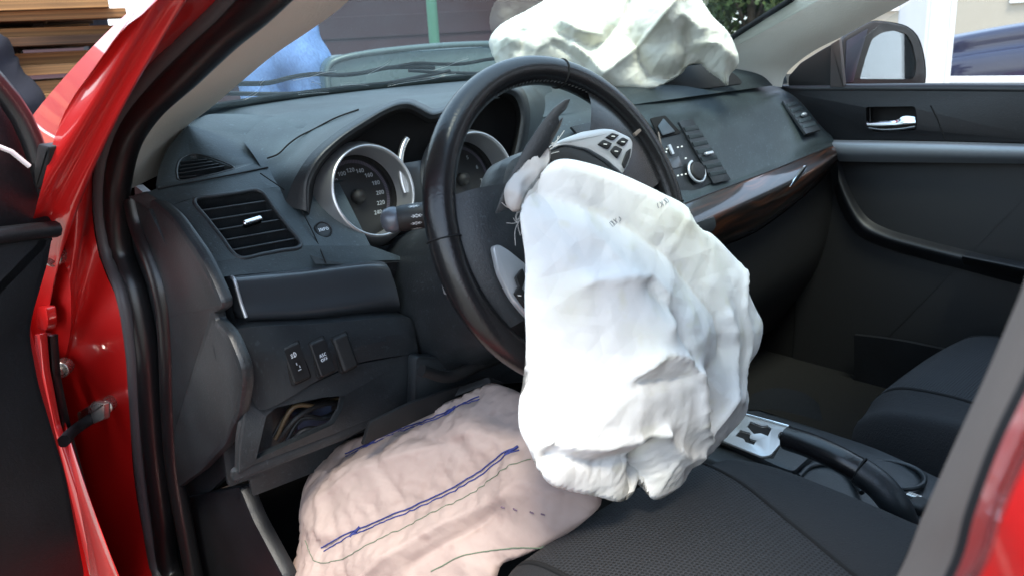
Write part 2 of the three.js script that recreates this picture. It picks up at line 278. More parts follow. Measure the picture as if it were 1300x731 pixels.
{ // pale cloth-faced trim on both windscreen pillars
  const L = [...up3(-0.53), ...side(-0.69, [[361, 0], [308, 43], [249, 92], [200, 138], [185, 156], [167, 192], [159, 243]])];
  const R = [V(-0.45, 1.40, 1.2), V(-0.45, 1.39, 0.75), V(-0.475, 1.34, 0.40), V(-0.53, 1.21, 0.19), ...Xs(-0.565, [[443, 0, -0.545], [397, 36, -0.55], [348, 69, -0.56], [308, 102], [266, 138], [233, 164, -0.58], [213, 190, -0.60], [204, 221, -0.62]])];
  const m1 = midOf(L, R, 50, 0.28, (p) => toEye(p, 0.010)), m2 = midOf(L, R, 50, 0.66, (p) => toEye(p, 0.010));
  mesh('pillar_trim', loft([L, m1, m2, R], 90, 5), M.cream, car, 'pale cream trim on the driver side windscreen pillar');
  const L2 = [V(0.45, 1.40, 1.2), V(0.45, 1.39, 0.75), V(0.475, 1.34, 0.40), V(0.53, 1.21, 0.15), ...side(0.595, [[1007, 0], [966, 26], [928, 51], [905, 72], [880, 92]])];
  const R2 = [V(0.53, 1.415, 1.2), V(0.53, 1.40, 0.75), V(0.555, 1.34, 0.44), V(0.585, 1.21, 0.22), ...side(0.655, [[1156, 0], [1113, 23], [1071, 46], [1035, 64], [1010, 82], [997, 96], [993, 111]])];
  const n1 = midOf(L2, R2, 50, 0.33, (p) => toEye(p, 0.012)), n2 = midOf(L2, R2, 50, 0.7, (p) => toEye(p, 0.012));
  mesh('pillar_trim', loft([L2, n1, n2, R2], 90, 5), M.cream, car, 'pale cream trim on the passenger side windscreen pillar');
}
// windscreen base: y 0.938, z as a function of x (checked against the photograph at five points)
const cz = (x) => -0.82 + 0.8 * x * x;
{
  const rows = []; const N = 40, K = 24;
  for (let k = 0; k <= K; k++) {
    const t = k / K, row = [];
    for (let i = 0; i <= N; i++) {
      const s = i / N * 2 - 1, w0 = 0.655, w1 = 0.50, x0 = s * w0, x1 = s * w1;
      const b = V(x0, 0.932, cz(x0)), m = V(s * 0.60, 1.09 + 0.02 * (1 - s * s), -0.05 - 0.20 * (1 - s * s)), e = V(x1, 1.385, 0.40 - 0.06 * (1 - s * s));
      const p = b.multiplyScalar((1 - t) * (1 - t)).addScaledVector(m, 2 * t * (1 - t)).addScaledVector(e, t * t);
      row.push(p);
    }
    rows.push(row);
  }
  mesh('windscreen', gridGeo(rows), M.glass, car, 'tinted dirty windscreen glass');
  const band = []; for (let i = 0; i <= N; i++) { const x = (i / N * 2 - 1) * 0.65; band.push(x); }
  const r0 = band.map((x) => V(x, 0.926, cz(x) - 0.01)), r1 = band.map((x) => V(x, 0.9485, cz(x) + 0.026));
  mesh('windscreen_border', thicken(gridGeo([r0, r1]), 0.003), M.matt, car);
  mesh('windscreen_border', tubeGeo(side(0.585, [[1007, -2], [966, 24], [928, 49], [900, 74]]), 0.006, 20, 6), M.matt, car);
}
{ // fine cracks and scratches in the glass
  const glassAt = (s, t) => { const b = V(s * 0.655, 0.932, cz(s * 0.655)), m = V(s * 0.60, 1.09 + 0.02 * (1 - s * s), -0.05 - 0.20 * (1 - s * s)), e = V(s * 0.50, 1.385, 0.40 - 0.06 * (1 - s * s)); return b.multiplyScalar((1 - t) * (1 - t)).addScaledVector(m, 2 * t * (1 - t)).addScaledVector(e, t * t).add(V(0, -0.0015, 0.001)); };
  for (let k = 0; k < 8; k++) { let s = rr(-0.8, 0.1), t = rr(0.03, 0.14), a = rr(-0.6, 0.6) + (k % 3 ? 0 : 1.2); const pts = [glassAt(s, t)]; const n = 3 + Math.floor(rr(0, 5)); for (let i = 0; i < n; i++) { a += rr(-0.3, 0.3); s += Math.cos(a) * rr(0.02, 0.06); t += Math.sin(a) * rr(0.004, 0.018); pts.push(glassAt(clamp(s, -0.9, 0.9), clamp(t, 0.02, 0.5))); } mesh('glass_crack', tubeGeo(pts, 0.0003, n * 4, 4), M.steel, car); }
}
// wipers parked along the glass outside
for (const [x0, x1, lift] of [[-0.52, 0.08, 0], [-0.02, 0.55, 0.004]]) {
  const w = group('wiper', car); const pts = [], arm = [];
  for (let i = 0; i <= 10; i++) { const x = lerp(x0, x1, i / 10); pts.push(V(x, 0.972 + lift + 0.004 * Math.sin(i * 1.7), cz(x) + 0.03 - 0.05)); arm.push(V(x + 0.05, 0.962 + lift - 0.022 * Math.sin(i / 10 * 3), cz(x + 0.05) - 0.06 + 0.02)); }
  mesh('blade', tubeGeo(pts, 0.0042, 40, 6), M.matt, w); mesh('arm', tubeGeo(arm, 0.0038, 40, 6), M.black, w);
}
// roof, headliner, rear of the cabin, floor, firewall
{
  const roofRow = (x0, y, z) => Array.from({ length: 21 }, (_, i) => { const s = i / 20 * 2 - 1; return V(s * x0, y + 0.045 * (1 - s * s), z); });
  mesh('roof', thicken(gridGeo([roofRow(0.53, 1.385, 0.37), roofRow(0.58, 1.415, 0.7), roofRow(0.585, 1.42, 1.2), roofRow(0.56, 1.385, 1.62)]), 0.012, V(0, 3, 1)), M.red, car);
  mesh('headliner', thicken(gridGeo([roofRow(0.51, 1.36, 0.40), roofRow(0.56, 1.385, 0.7), roofRow(0.57, 1.39, 1.2), roofRow(0.54, 1.36, 1.6)]), 0.01), M.cream, car);
  const rw = (x, y, z) => Array.from({ length: 15 }, (_, i) => { const s = i / 14 * 2 - 1; return V(s * x, y, z - 0.05 * s * s); });
  mesh('rear_window', gridGeo([rw(0.52, 1.39, 1.66), rw(0.60, 1.15, 2.02), rw(0.63, 0.97, 2.25)]), M.glass, car);
  mesh('boot_lid', thicken(gridGeo([rw(0.70, 0.955, 2.22), rw(0.72, 0.97, 2.45), rw(0.70, 0.93, 2.68), rw(0.70, 0.55, 2.75), rw(0.68, 0.35, 2.70)]), 0.012, V(0, 2, 5)), M.red, car);
  mesh('floor_pan', boxAt(1.50, 0.05, 2.9, 0.02, new THREE.Matrix4().setPosition(0, 0.215, 0.66)), M.carpet, car);
  mesh('firewall', plate([V(-0.70, 0.24, -0.78), V(0.70, 0.24, -0.78), V(0.70, 0.90, -0.80), V(-0.70, 0.90, -0.80)], 0.03), M.carpet, car);
  mesh('rear_bench', loft([[V(-0.62, 0.24, 1.18), V(0.62, 0.24, 1.18)], [V(-0.62, 0.52, 1.14), V(0.62, 0.52, 1.14)], [V(-0.62, 0.50, 1.55), V(0.62, 0.50, 1.55)], [V(-0.60, 1.0, 1.80), V(0.60, 1.0, 1.80)], [V(-0.60, 1.02, 1.92), V(0.60, 1.02, 1.92)]], 10, 6), M.seat, car);
  mesh('parcel_shelf', boxAt(1.25, 0.02, 0.42, 0.005, new THREE.Matrix4().setPosition(0, 0.985, 2.06)), M.matt, car);
}
// outer side panels with wheel arches; left side is open between the hinge pillar and the middle pillar
function sidePanel(x, z0, z1, arches, topF, y0 = 0.24, t = 0.03) {
  const S = new THREE.Shape(); S.moveTo(z0, y0);
  const cuts = arches.slice().sort((a, b) => a - b);
  for (const c of cuts) { S.lineTo(c - 0.345, y0); S.absarc(c, 0.30, 0.35, Math.PI + 0.17, -0.17, true); }
  S.lineTo(z1, y0); const n = 24; for (let i = 0; i <= n; i++) { const z = lerp(z1, z0, i / n); S.lineTo(z, topF(z)); }
  S.closePath();
  const g = new THREE.ExtrudeGeometry(S, { depth: t, bevelEnabled: true, bevelThickness: 0.006, bevelSize: 0.006, bevelSegments: 2, curveSegments: 18 });
  g.rotateY(-Math.PI / 2); g.translate(x > 0 ? x + t : x + t, 0, 0); return creased(g, 0.5);
}
const beltTop = (z) => z < -0.5 ? lerp(0.70, 0.875, sstep(-1.95, -0.5, z)) : z < 1.9 ? 0.90 : lerp(0.90, 0.93, (z - 1.9) / 0.8);
mesh('front_wing', sidePanel(-0.875, -1.75, -0.56, [-1.15], beltTop), M.red, car, 'red driver side front wing');
mesh('side_panel', sidePanel(-0.865, 0.63, 2.70, [1.62], (z) => z < 1.9 ? 0.895 : 0.92), M.red, car, 'red driver side rear door and quarter panel');
mesh('side_panel', sidePanel(0.845, -1.75, 2.70, [-1.15, 1.62], (z) => beltTop(z) - 0.04), M.red, car, 'red passenger side panel');
{
  const hr = (x, y, z) => Array.from({ length: 17 }, (_, i) => { const s = i / 16 * 2 - 1; return V(s * x, y + 0.035 * (1 - s * s * s * s), z); });
  mesh('bonnet', thicken(gridGeo([hr(0.80, 0.835, -0.86), hr(0.82, 0.80, -1.2), hr(0.80, 0.735, -1.6), hr(0.72, 0.66, -1.88)]), 0.01, V(0, 3, -1)), M.red, car);
  mesh('front_bumper', thicken(gridGeo([hr(0.84, 0.64, -1.80).map((p) => (p.z -= 0.16 * (1 - (p.x / 0.84) ** 2), p)), hr(0.86, 0.50, -1.86).map((p) => (p.z -= 0.16 * (1 - (p.x / 0.86) ** 2), p)), hr(0.84, 0.22, -1.80).map((p) => (p.z -= 0.14 * (1 - (p.x / 0.84) ** 2), p))]), 0.012, V(0, 0.5, -6)), M.red, car);
  mesh('cowl', thicken(gridGeo([hr(0.70, 0.86, -0.88), hr(0.68, 0.885, -0.80).map((p) => (p.z = cz(p.x * 0.93) - 0.03, p))]), 0.01), M.matt, car);
  const cp = (s) => [V(s * 0.575, 1.405, 1.45), V(s * 0.58, 1.39, 1.72), V(s * 0.64, 1.15, 2.05), V(s * 0.70, 0.95, 2.30), V(s * 0.845, 0.90, 2.30), V(s * 0.80, 0.98, 1.95)];
  for (const s of [-1, 1]) mesh('rear_pillar', loft([[V(s * 0.585, 1.41, 1.40), V(s * 0.72, 1.15, 1.70), V(s * 0.845, 0.90, 1.90)], [V(s * 0.56, 1.395, 1.66), V(s * 0.64, 1.15, 2.0), V(s * 0.72, 0.95, 2.30)]], 12, 6), M.red, car);
  mesh('middle_pillar', plate([V(0.80, 0.88, 0.62), V(0.80, 0.88, 0.74), V(0.59, 1.40, 0.82), V(0.59, 1.40, 0.72)], 0.03), M.black, car);
  mesh('roof_rail', tubeGeo([V(0.60, 1.21, 0.20), V(0.60, 1.36, 0.45), V(0.595, 1.405, 0.75), V(0.595, 1.41, 1.4)], 0.03, 30, 8), M.red, car);
  mesh('screen_pillar', tubeGeo([V(0.60, 1.21, 0.14), V(0.635, 1.06, -0.22), V(0.665, 0.98, -0.40), V(0.70, 0.90, -0.58)], 0.022, 30, 8), M.red, car);
  for (const [x, z] of [[-0.76, -1.15], [0.76, -1.15], [-0.76, 1.62], [0.76, 1.62]]) {
    const w = group('wheel', car, V(x, 0.31, z)), q = new THREE.Matrix4().makeRotationY(x < 0 ? -Math.PI / 2 : Math.PI / 2);
    mesh('tyre', latheAt([[0.21, -0.09], [0.28, -0.105], [0.305, -0.085], [0.31, 0], [0.305, 0.085], [0.28, 0.105], [0.21, 0.09]], 40, q), M.rubber, w);
    mesh('rim', latheAt([[0.001, 0.05], [0.06, 0.055], [0.075, 0.03], [0.18, 0.04], [0.205, 0.085], [0.215, 0.085], [0.215, -0.08]], 40, q), M.silver, w);
  }
}
// middle pillar beside the camera: taupe seal trim, black gap, red edge of the rear door
{
  const b = (a, l, xr, zr) => resampleU([V(xr, 1.40, 0.72 + zr), V(xr - 0.04, 1.25, 0.68 + zr), ...l.map(([x, y]) => onXt(x, y, a)).reverse(), V(a, 0.60, 0.45 + zr), V(a, 0.30, 0.42 + zr)], 60);
  const b0 = b(-0.70, [[1140, 731], [1174, 650], [1214, 560], [1255, 470], [1293, 380], [1328, 300]], -0.55, 0);
  const b1 = b(-0.742, [[1206, 731], [1231, 650], [1265, 560], [1309, 470], [1350, 380], [1390, 300]], -0.58, 0.01);
  const b2 = b(-0.755, [[1213, 731], [1239, 650], [1273, 560], [1317, 470], [1358, 380], [1398, 300]], -0.585, 0.015);
  const b3 = b(-0.80, [[1246, 731], [1275, 650], [1316, 560], [1358, 470], [1400, 380], [1440, 300]], -0.60, 0.02);
  const b4 = resampleU([V(-0.60, 1.405, 0.80), V(-0.65, 1.25, 0.80), V(-0.80, 1.0, 0.675), V(-0.83, 0.95, 0.665), V(-0.85, 0.91, 0.66), V(-0.865, 0.885, 0.66), V(-0.875, 0.85, 0.66), V(-0.88, 0.80, 0.66), V(-0.88, 0.60, 0.66), V(-0.86, 0.30, 0.66)], 60);
  const mix = (A, B, t, f) => A.map((p, i) => { const q = p.clone().lerp(B[i], t); f(q); return q; });
  const bm = mix(b0, b1, 0.5, (p) => toEye(p, 0.005)), bc = mix(b1, b2, 0.5, (p) => { p.z -= 0.002; });
  const sheet = (rows) => { const out = []; for (let j = 0; j < rows.length - 1; j++) for (let k = 0; k < 4; k++) out.push(rows[0].map((_, i) => new THREE.CatmullRomCurve3(rows.map((r) => r[i])).getPoint((j + k / 4) / (rows.length - 1)))); out.push(rows[rows.length - 1]); return gridGeo(out); };
  mesh('middle_pillar', sheet([b0, bm, b1]), M.taupe, car, 'taupe grey seal trim on the middle pillar beside the driver seat');
  mesh('door_gap_seal', sheet([b1, bc, b2]), M.matt, car);
  const m23 = mix(b2, b3, 0.5, (p) => { p.x += 0.005; }), m34 = mix(b3, b4, 0.5, (p) => toEye(p, 0.006));
  mesh('rear_door_edge', mergeVertices(merge([sheet([b2, m23, b3]), sheet([b3, m34, b4])]), 1e-5), M.red, car, 'bright red front edge of the rear door');
  const inner = b0.map((p) => p.clone().add(V(0.10, 0, 0.10)));
  mesh('middle_pillar_liner', loft([b0, inner], 40, 2, false), M.black, car);
}
// hardware on the hinge pillar: bolts, door check strap, hinge leaf
function bolt(px, py, a, r = 0.0085) {
  const p = onXt(px, py, a), g = group('hinge_bolt', car), n = V(-0.55, 0.05, 0.83), m = frame(p, n);
  mesh('washer', latheAt([[0, 0.001], [r * 1.25, 0.001], [r * 1.4, -0.002], [r * 1.4, -0.02]], 20, m), M.steel, g);
  mesh('head', creased(latheAt([[0, 0.009], [r * 0.72, 0.009], [r * 0.85, 0.007], [r * 0.88, 0]], 6, m), 0.3), M.steel, g);
}
bolt(75, 470, -0.79); bolt(65, 328, -0.79, 0.008); bolt(133, 517, -0.755, 0.007); bolt(118, 522, -0.76, 0.007);
mesh('hinge_leaf', plate(Xs(-0.80, [[47, 388], [57, 390], [60, 410], [57, 420], [46, 417], [44, 402]]), 0.012, { r: 0.006, bevel: 0.002 }), M.red, car);
mesh('hinge_gap_shade', plate(Xs(-0.812, [[48, 424], [62, 426], [66, 480], [80, 548], [100, 622], [128, 740], [108, 740], [84, 610], [58, 505]]), 0.01, { r: 0.004, bevel: 0.002 }), M.rubber, car);  // black strip added for the dark door gap, its shade put into the colour
mesh('hinge_leaf', plate(Xs(-0.822, [[43, 424], [50, 424], [54, 470], [68, 540], [96, 625], [118, 731], [110, 731], [82, 610], [55, 520], [44, 475]]), 0.008, { r: 0.003 }), M.red, car);
{
  const s = group('door_check_strap', car);
  mesh('bracket', plate(Xs(-0.765, [[108, 520], [132, 506], [144, 508], [144, 528], [125, 536], [110, 534]]), 0.008, { r: 0.004, bevel: 0.002, lift: 0.012 }), M.steel, s);
  mesh('arm', tubeGeo([onX(128, 525, -0.765), onX(112, 533, -0.78), onX(95, 545, -0.80), onX(80, 560, -0.83)], 0.0075, 16, 8), M.matt, s);
}
mesh('hinge_cover', plate(Xs(-0.80, [[60, 181], [76, 184], [74, 205], [66, 235], [58, 240], [55, 215]]), 0.02, { r: 0.006, bevel: 0.003, lift: 0.01 }), M.black, car);

// ------------------------------------------------------------------ driver door, swung open on its hinges
{
  const d = group('driver_door', car);
  const H = V(-0.845, 0, -0.33), dir = V(-Math.cos(rad(28)), 0, Math.sin(rad(28))), n = V(Math.sin(rad(28)), 0, Math.cos(rad(28)));
  const D = (l, off = 0) => l.map(([x, y]) => onP(x, y, H.clone().addScaledVector(n, off), n));
  const far = (y, off = 0, u = 0.95) => H.clone().addScaledVector(dir, u).addScaledVector(n, off).setY(y);
  const lower = D([[0, 297], [68, 290], [73, 294], [66, 335], [47, 400], [43, 425], [54, 485], [88, 600], [113, 731]]);
  const lowY = lower[0].y;
  mesh('lower_panel', plate([...lower, far(0.30, 0, 0.1), far(0.30), far(lowY + 0.04)], 0.05, { bevel: 0.012, r: 0.012 }), M.doorP, d, 'dark blue grey inner panel of the open driver door');
  const upperP = D([[-5, 120], [18, 140], [33, 165], [48, 205], [60, 245], [69, 284], [66, 288], [0, 295]], -0.012);
  mesh('upper_panel', plate([...upperP, far(lowY + 0.05, -0.012), far(1.0, -0.012)], 0.05, { bevel: 0.006, r: 0.01 }), M.doorP, d);
  mesh('ledge', tubeGeo([...D([[71, 291], [40, 294], [0, 299]], 0.002), far(lowY + 0.045, 0.002)], 0.009, 30, 8), M.doorP, d);
  mesh('window_seal', tubeGeo([...D([[62, 250], [49, 205], [34, 165], [19, 137], [0, 113], [-30, 80]], 0.004), far(1.38, -0.02, 0.40), far(1.39, -0.02, 0.75), far(1.0, -0.02, 0.95)], 0.011, 70, 8), M.rubber, d);
  mesh('bright_moulding', tubeGeo([...D([[36, 211], [22, 199], [8, 189], [-6, 183]], 0.006), far(1.02, 0.006, 0.9)], 0.0028, 40, 6), M.white, d);
  mesh('outer_skin', plate([far(0.30, -0.07, -0.01), far(0.30, -0.07, 1.0), far(0.92, -0.07, 1.0), far(0.92, -0.07, -0.01)], 0.03, { bevel: 0.006, r: 0.03 }), M.red, d);
  mesh('door_edge', plate([far(0.32, -0.02, -0.004), far(0.32, -0.07, -0.004), far(0.90, -0.07, -0.004), far(0.90, -0.02, -0.004)], 0.01, { bevel: 0.002, n: dir.clone().negate() }), M.red, d);
  mesh('window_glass', plate([far(0.92, -0.045, 0.12), far(0.92, -0.045, 0.95), far(1.36, -0.03, 0.78), far(1.36, -0.03, 0.42)], 0.004, { bevel: 0, n: n.clone() }), M.clear, d);
}
// ------------------------------------------------------------------ passenger door, closed
{
  const d = group('passenger_door', car), X = (l, x) => l.map(([a, b]) => onX(a, b, x));
  mesh('upper_panel', plate(X([[985, 113.5], [1340, 115], [1345, 183], [1040, 177], [990, 150]], 0.695), 0.02, { bevel: 0.003, r: 0.004, holes: [X([[1098, 134], [1164, 133], [1167, 150], [1166, 167], [1112, 170], [1099, 163]], 0.695)], holeR: 0.008 }), M.doorP, d);
  mesh('window_ledge', tubeGeo(X([[975, 114], [1100, 113], [1200, 113], [1345, 114.5]], 0.705), 0.011, 30, 8), M.rubber, d);
  mesh('handle_recess', plate(X([[1092, 128], [1172, 127], [1172, 174], [1092, 174]], 0.735), 0.006, { bevel: 0 }), M.black, d);
  mesh('handle_recess', loft([resample(X([[1098, 134], [1164, 133], [1167, 150], [1166, 167], [1112, 170], [1099, 163], [1098, 134]], 0.696), 30), resample(X([[1098, 134], [1164, 133], [1167, 150], [1166, 167], [1112, 170], [1099, 163], [1098, 134]], 0.735), 30)], 30, 2, false), M.black, d);
  // pull handle: blade with a thick root
  const hl = group('door_handle', d);
  const hp = (l, x) => X(l, x);
  mesh('door_handle', mergeVertices(merge([loft([hp([[1100, 155], [1120, 154], [1138, 153], [1147, 148], [1154, 147.5], [1162, 148.5]], 0.690), hp([[1101, 158], [1120, 158], [1140, 158], [1149, 157], [1156, 157], [1163, 156]], 0.684), hp([[1104, 163], [1120, 164.5], [1138, 164], [1149, 163], [1155, 162], [1162, 161]], 0.688), hp([[1106, 166], [1120, 168], [1138, 168], [1150, 166.5], [1156, 166], [1162, 165.5]], 0.70)], 30, 5)]), 1e-6), M.chrome, d, 'chrome inner door pull');
  d.remove(hl);
  const t0 = X([[1040, 177.5], [1120, 178.5], [1220, 180.5], [1345, 184]], 0.692), t1 = X([[1046, 182], [1120, 183], [1220, 185], [1345, 188.5]], 0.680), t2 = X([[1058, 195], [1120, 196], [1220, 198], [1345, 200]], 0.678), t3 = X([[1066, 205], [1120, 206], [1220, 207], [1345, 209]], 0.692);
  mesh('trim_strip', loft([t0, t1, t2, t3], 40, 5), std(0.26, 0.28, 0.30, 0.40, { metalness: 0.6 }), d, 'satin grey strip across the passenger door');
  mesh('panel_groove', tubeGeo(X([[1182, 134], [1192, 155], [1200, 177]], 0.6945), 0.0014, 10, 5), M.matt, d);
  mesh('lower_panel', plate(X([[1020, 203], [1345, 208], [1360, 560], [1000, 560]], 0.712), 0.03, { bevel: 0.004 }), M.black, d);
  const ridge = X([[1058, 205], [1070, 240], [1084, 270], [1097, 288], [1120, 300], [1180, 317], [1240, 332], [1300, 347], [1350, 358]], 0.690);
  const ridgeU = X([[1068, 205], [1078, 236], [1092, 264], [1105, 279], [1126, 290], [1184, 307], [1242, 321], [1300, 335], [1350, 345]], 0.708);
  const ridgeD = X([[1056, 215], [1062, 250], [1076, 282], [1090, 299], [1118, 312], [1178, 330], [1238, 346], [1298, 362], [1350, 374]], 0.706);
  mesh('armrest', loft([ridgeU, ridge, ridgeD], 50, 6), M.doorP, d);
  mesh('armrest_grip', loft([X([[1228, 319], [1262, 326], [1300, 333], [1340, 341]], 0.665), X([[1222, 326], [1262, 334], [1300, 342], [1340, 350]], 0.645), X([[1224, 335], [1262, 345], [1300, 354], [1340, 362]], 0.69)], 20, 5), M.doorP, d);
  mesh('door_pocket', thicken(loft([X([[1085, 425], [1140, 432], [1200, 444], [1280, 460]], 0.668), X([[1085, 500], [1140, 510], [1200, 520], [1280, 530]], 0.69)], 20, 3, false), 0.008), M.doorP, d);
  mesh('window_glass', plate([V(0.735, 0.86, -0.38), V(0.735, 0.86, 0.60), V(0.60, 1.38, 0.70), V(0.60, 1.37, 0.45), V(0.68, 1.08, -0.05)], 0.004, { bevel: 0 }), M.clear, d);
  mesh('mirror_mount', plate(X([[1001, 110], [1001, 97], [1016, 80], [1040, 65], [1063, 52], [1070, 111]], 0.70), 0.015, { bevel: 0.003, r: 0.004 }), M.black, d);
  mesh('mirror_mount', plate(X([[1055, 56], [1066, 50], [1072, 111], [1054, 111]], 0.694), 0.012, { bevel: 0.002, r: 0.0005 }), std(0.045, 0.038, 0.036, 0.6), d);
  mesh('inner_skin', boxAt(0.012, 0.56, 1.10, 0.004, new THREE.Matrix4().setPosition(0.755, 0.578, 0.12)), M.matt, d);
}
// passenger door mirror
{
  const g = group('door_mirror', car), n = V(-0.68, 0.03, 0.73).normalize(), p0 = onX(1135, 70, 0.92), Q = (l, off = 0) => l.map(([x, y]) => onP(x, y, p0.clone().addScaledVector(n, off), n));
  const rim = [[1069, 74], [1071, 47], [1106, 27], [1125, 27], [1152, 33], [1165, 44], [1172.5, 63], [1176.5, 92], [1174.5, 107], [1166, 111], [1067, 109]];
  const gl = [[1089.5, 102.5], [1097, 74], [1106, 48], [1120, 39], [1137.5, 36], [1154, 41.5], [1161.5, 55], [1166.5, 78], [1165, 97], [1159, 103]];
  mesh('housing', plate(Q(rim), 0.012, { bevel: 0.004, r: 0.012, holes: [Q(gl)], holeR: 0.008 }), M.black, g);
  const c = p0.clone().addScaledVector(n, -0.02);
  const back = [resample([...Q(rim, -0.015), Q([rim[0]], -0.015)[0]], 40)];
  for (const [k, o] of [[0.97, -0.04], [0.8, -0.075], [0.45, -0.095], [0.02, -0.10]]) back.push(back[0].map((p) => c.clone().lerp(p, k).addScaledVector(n, o + 0.015)));
  mesh('shell', gridGeo(back), M.black, g);
  mesh('mirror_glass', plate(Q(gl.map(([x, y]) => [lerp(1132, x, 1.03), lerp(72, y, 1.03)]), -0.005), 0.003, { bevel: 0 }), M.mirror, g);
  mesh('inner_cheek', plate(Q([[1073, 105], [1075, 52], [1103, 36], [1092, 74], [1084, 104]], 0.002), 0.004, { bevel: 0.001, r: 0.003 }), std(0.02, 0.022, 0.035, 0.35), g);
  mesh('stem', tubeGeo([V(0.74, 0.862, -0.33), p0.clone().add(V(-0.09, -0.085, -0.06)), p0.clone().add(V(0, -0.08, -0.06))], 0.016, 16, 8), M.black, g);
}

// ------------------------------------------------------------------ dashboard
const seamTube = (pts, r = 0.0012, n = 40) => tubeGeo(pts, r, n, 5);
{
  // left corner panel with the three-cornered demister hole
  const p0 = onZ(200, 239, -0.362), pn = onZ(340, 211.5, -0.362).sub(p0).cross(V(-0.585, 0.928, -0.52).sub(p0)).normalize(); if (pn.y < 0) pn.negate();      // rises a little toward the glass
  const C = (l) => l.map(([x, y]) => onP(x, y, p0, pn));
  const hole = [[224, 212], [229, 202], [240, 196.5], [250, 196], [297, 213.5], [285, 217.5], [228, 229], [224, 222]];
  mesh('corner_panel', plate(C([[196, 239], [250, 229.5], [300, 220], [338, 211.5], [346, 205], [344, 198], [338, 184], [334, 170], [348, 158], [356, 147], [300, 144], [262, 144], [236, 160], [212, 186], [200, 214]]), 0.02, { bevel: 0.002, r: 0.012, holes: [C(hole)], holeR: 0.006 }), M.pad, car);
  const v = group('corner_vent', car), H = C(hole), down = pn.clone().multiplyScalar(-0.012);
  mesh('recess', plate(C([[218, 235], [222, 196], [250, 190], [303, 212], [290, 222]]).map((p) => p.add(down)), 0.003, { bevel: 0 }), M.padLow, v);
  mesh('surround', tubeGeo(H.map((p) => p.clone().addScaledVector(pn, -0.0005)), 0.0016, 80, 6, true), M.padLow, v);
  for (let i = 0; i < 5; i++) {
    const t = (i + 0.9) / 5.4, a = C([[lerp(228, 225, t), lerp(200, 226, t)]])[0], b = C([[lerp(258, 297, t) + (i === 4 ? -45 : 0), lerp(198, 213, t) + (i === 4 ? 10 : 0)]])[0];
    const dir = b.clone().sub(a).normalize(), q = pn.clone().cross(dir).normalize();
    const s = [a, b, b.clone().addScaledVector(pn, -0.008).addScaledVector(q, 0.003), a.clone().addScaledVector(pn, -0.008).addScaledVector(q, 0.003)].map((p) => p.addScaledVector(pn, -0.002));
    mesh('slat', plate(s, 0.0014, { bevel: 0, r: 0.0002 }), M.padLow, v);
  }
}
// top pad over the whole width, from the glass back to the crest
{
  const xs = Array.from({ length: 60 }, (_, i) => lerp(-0.585, 0.70, i / 59));
  const zc = (x) => -0.365 - 0.015 * (1 - (x / 0.7) ** 2);
  const rows = [
    xs.map((x) => V(x, 0.928, cz(x) - 0.03)), xs.map((x) => V(x, 0.9375, cz(x) + 0.012)),
    xs.map((x) => V(x, lerp(0.938, 0.9335, 1), lerp(cz(x), zc(x), 0.3))), xs.map((x) => V(x, 0.926, lerp(cz(x), zc(x), 0.65))),
    xs.map((x) => V(x, 0.912, lerp(cz(x), zc(x), 0.88))), xs.map((x) => V(x, 0.889, zc(x)))];
  // driver corner lies lower, under its own panel
  rows.forEach((r, k) => { for (const p of r) if (k > 1 && p.x < -0.44) p.y -= 0.04 * sstep(-0.44, -0.53, p.x); });
  mesh('dash_top', loft(rows, 120, 5), M.pad, car, 'dusty dark top of the dashboard');
}
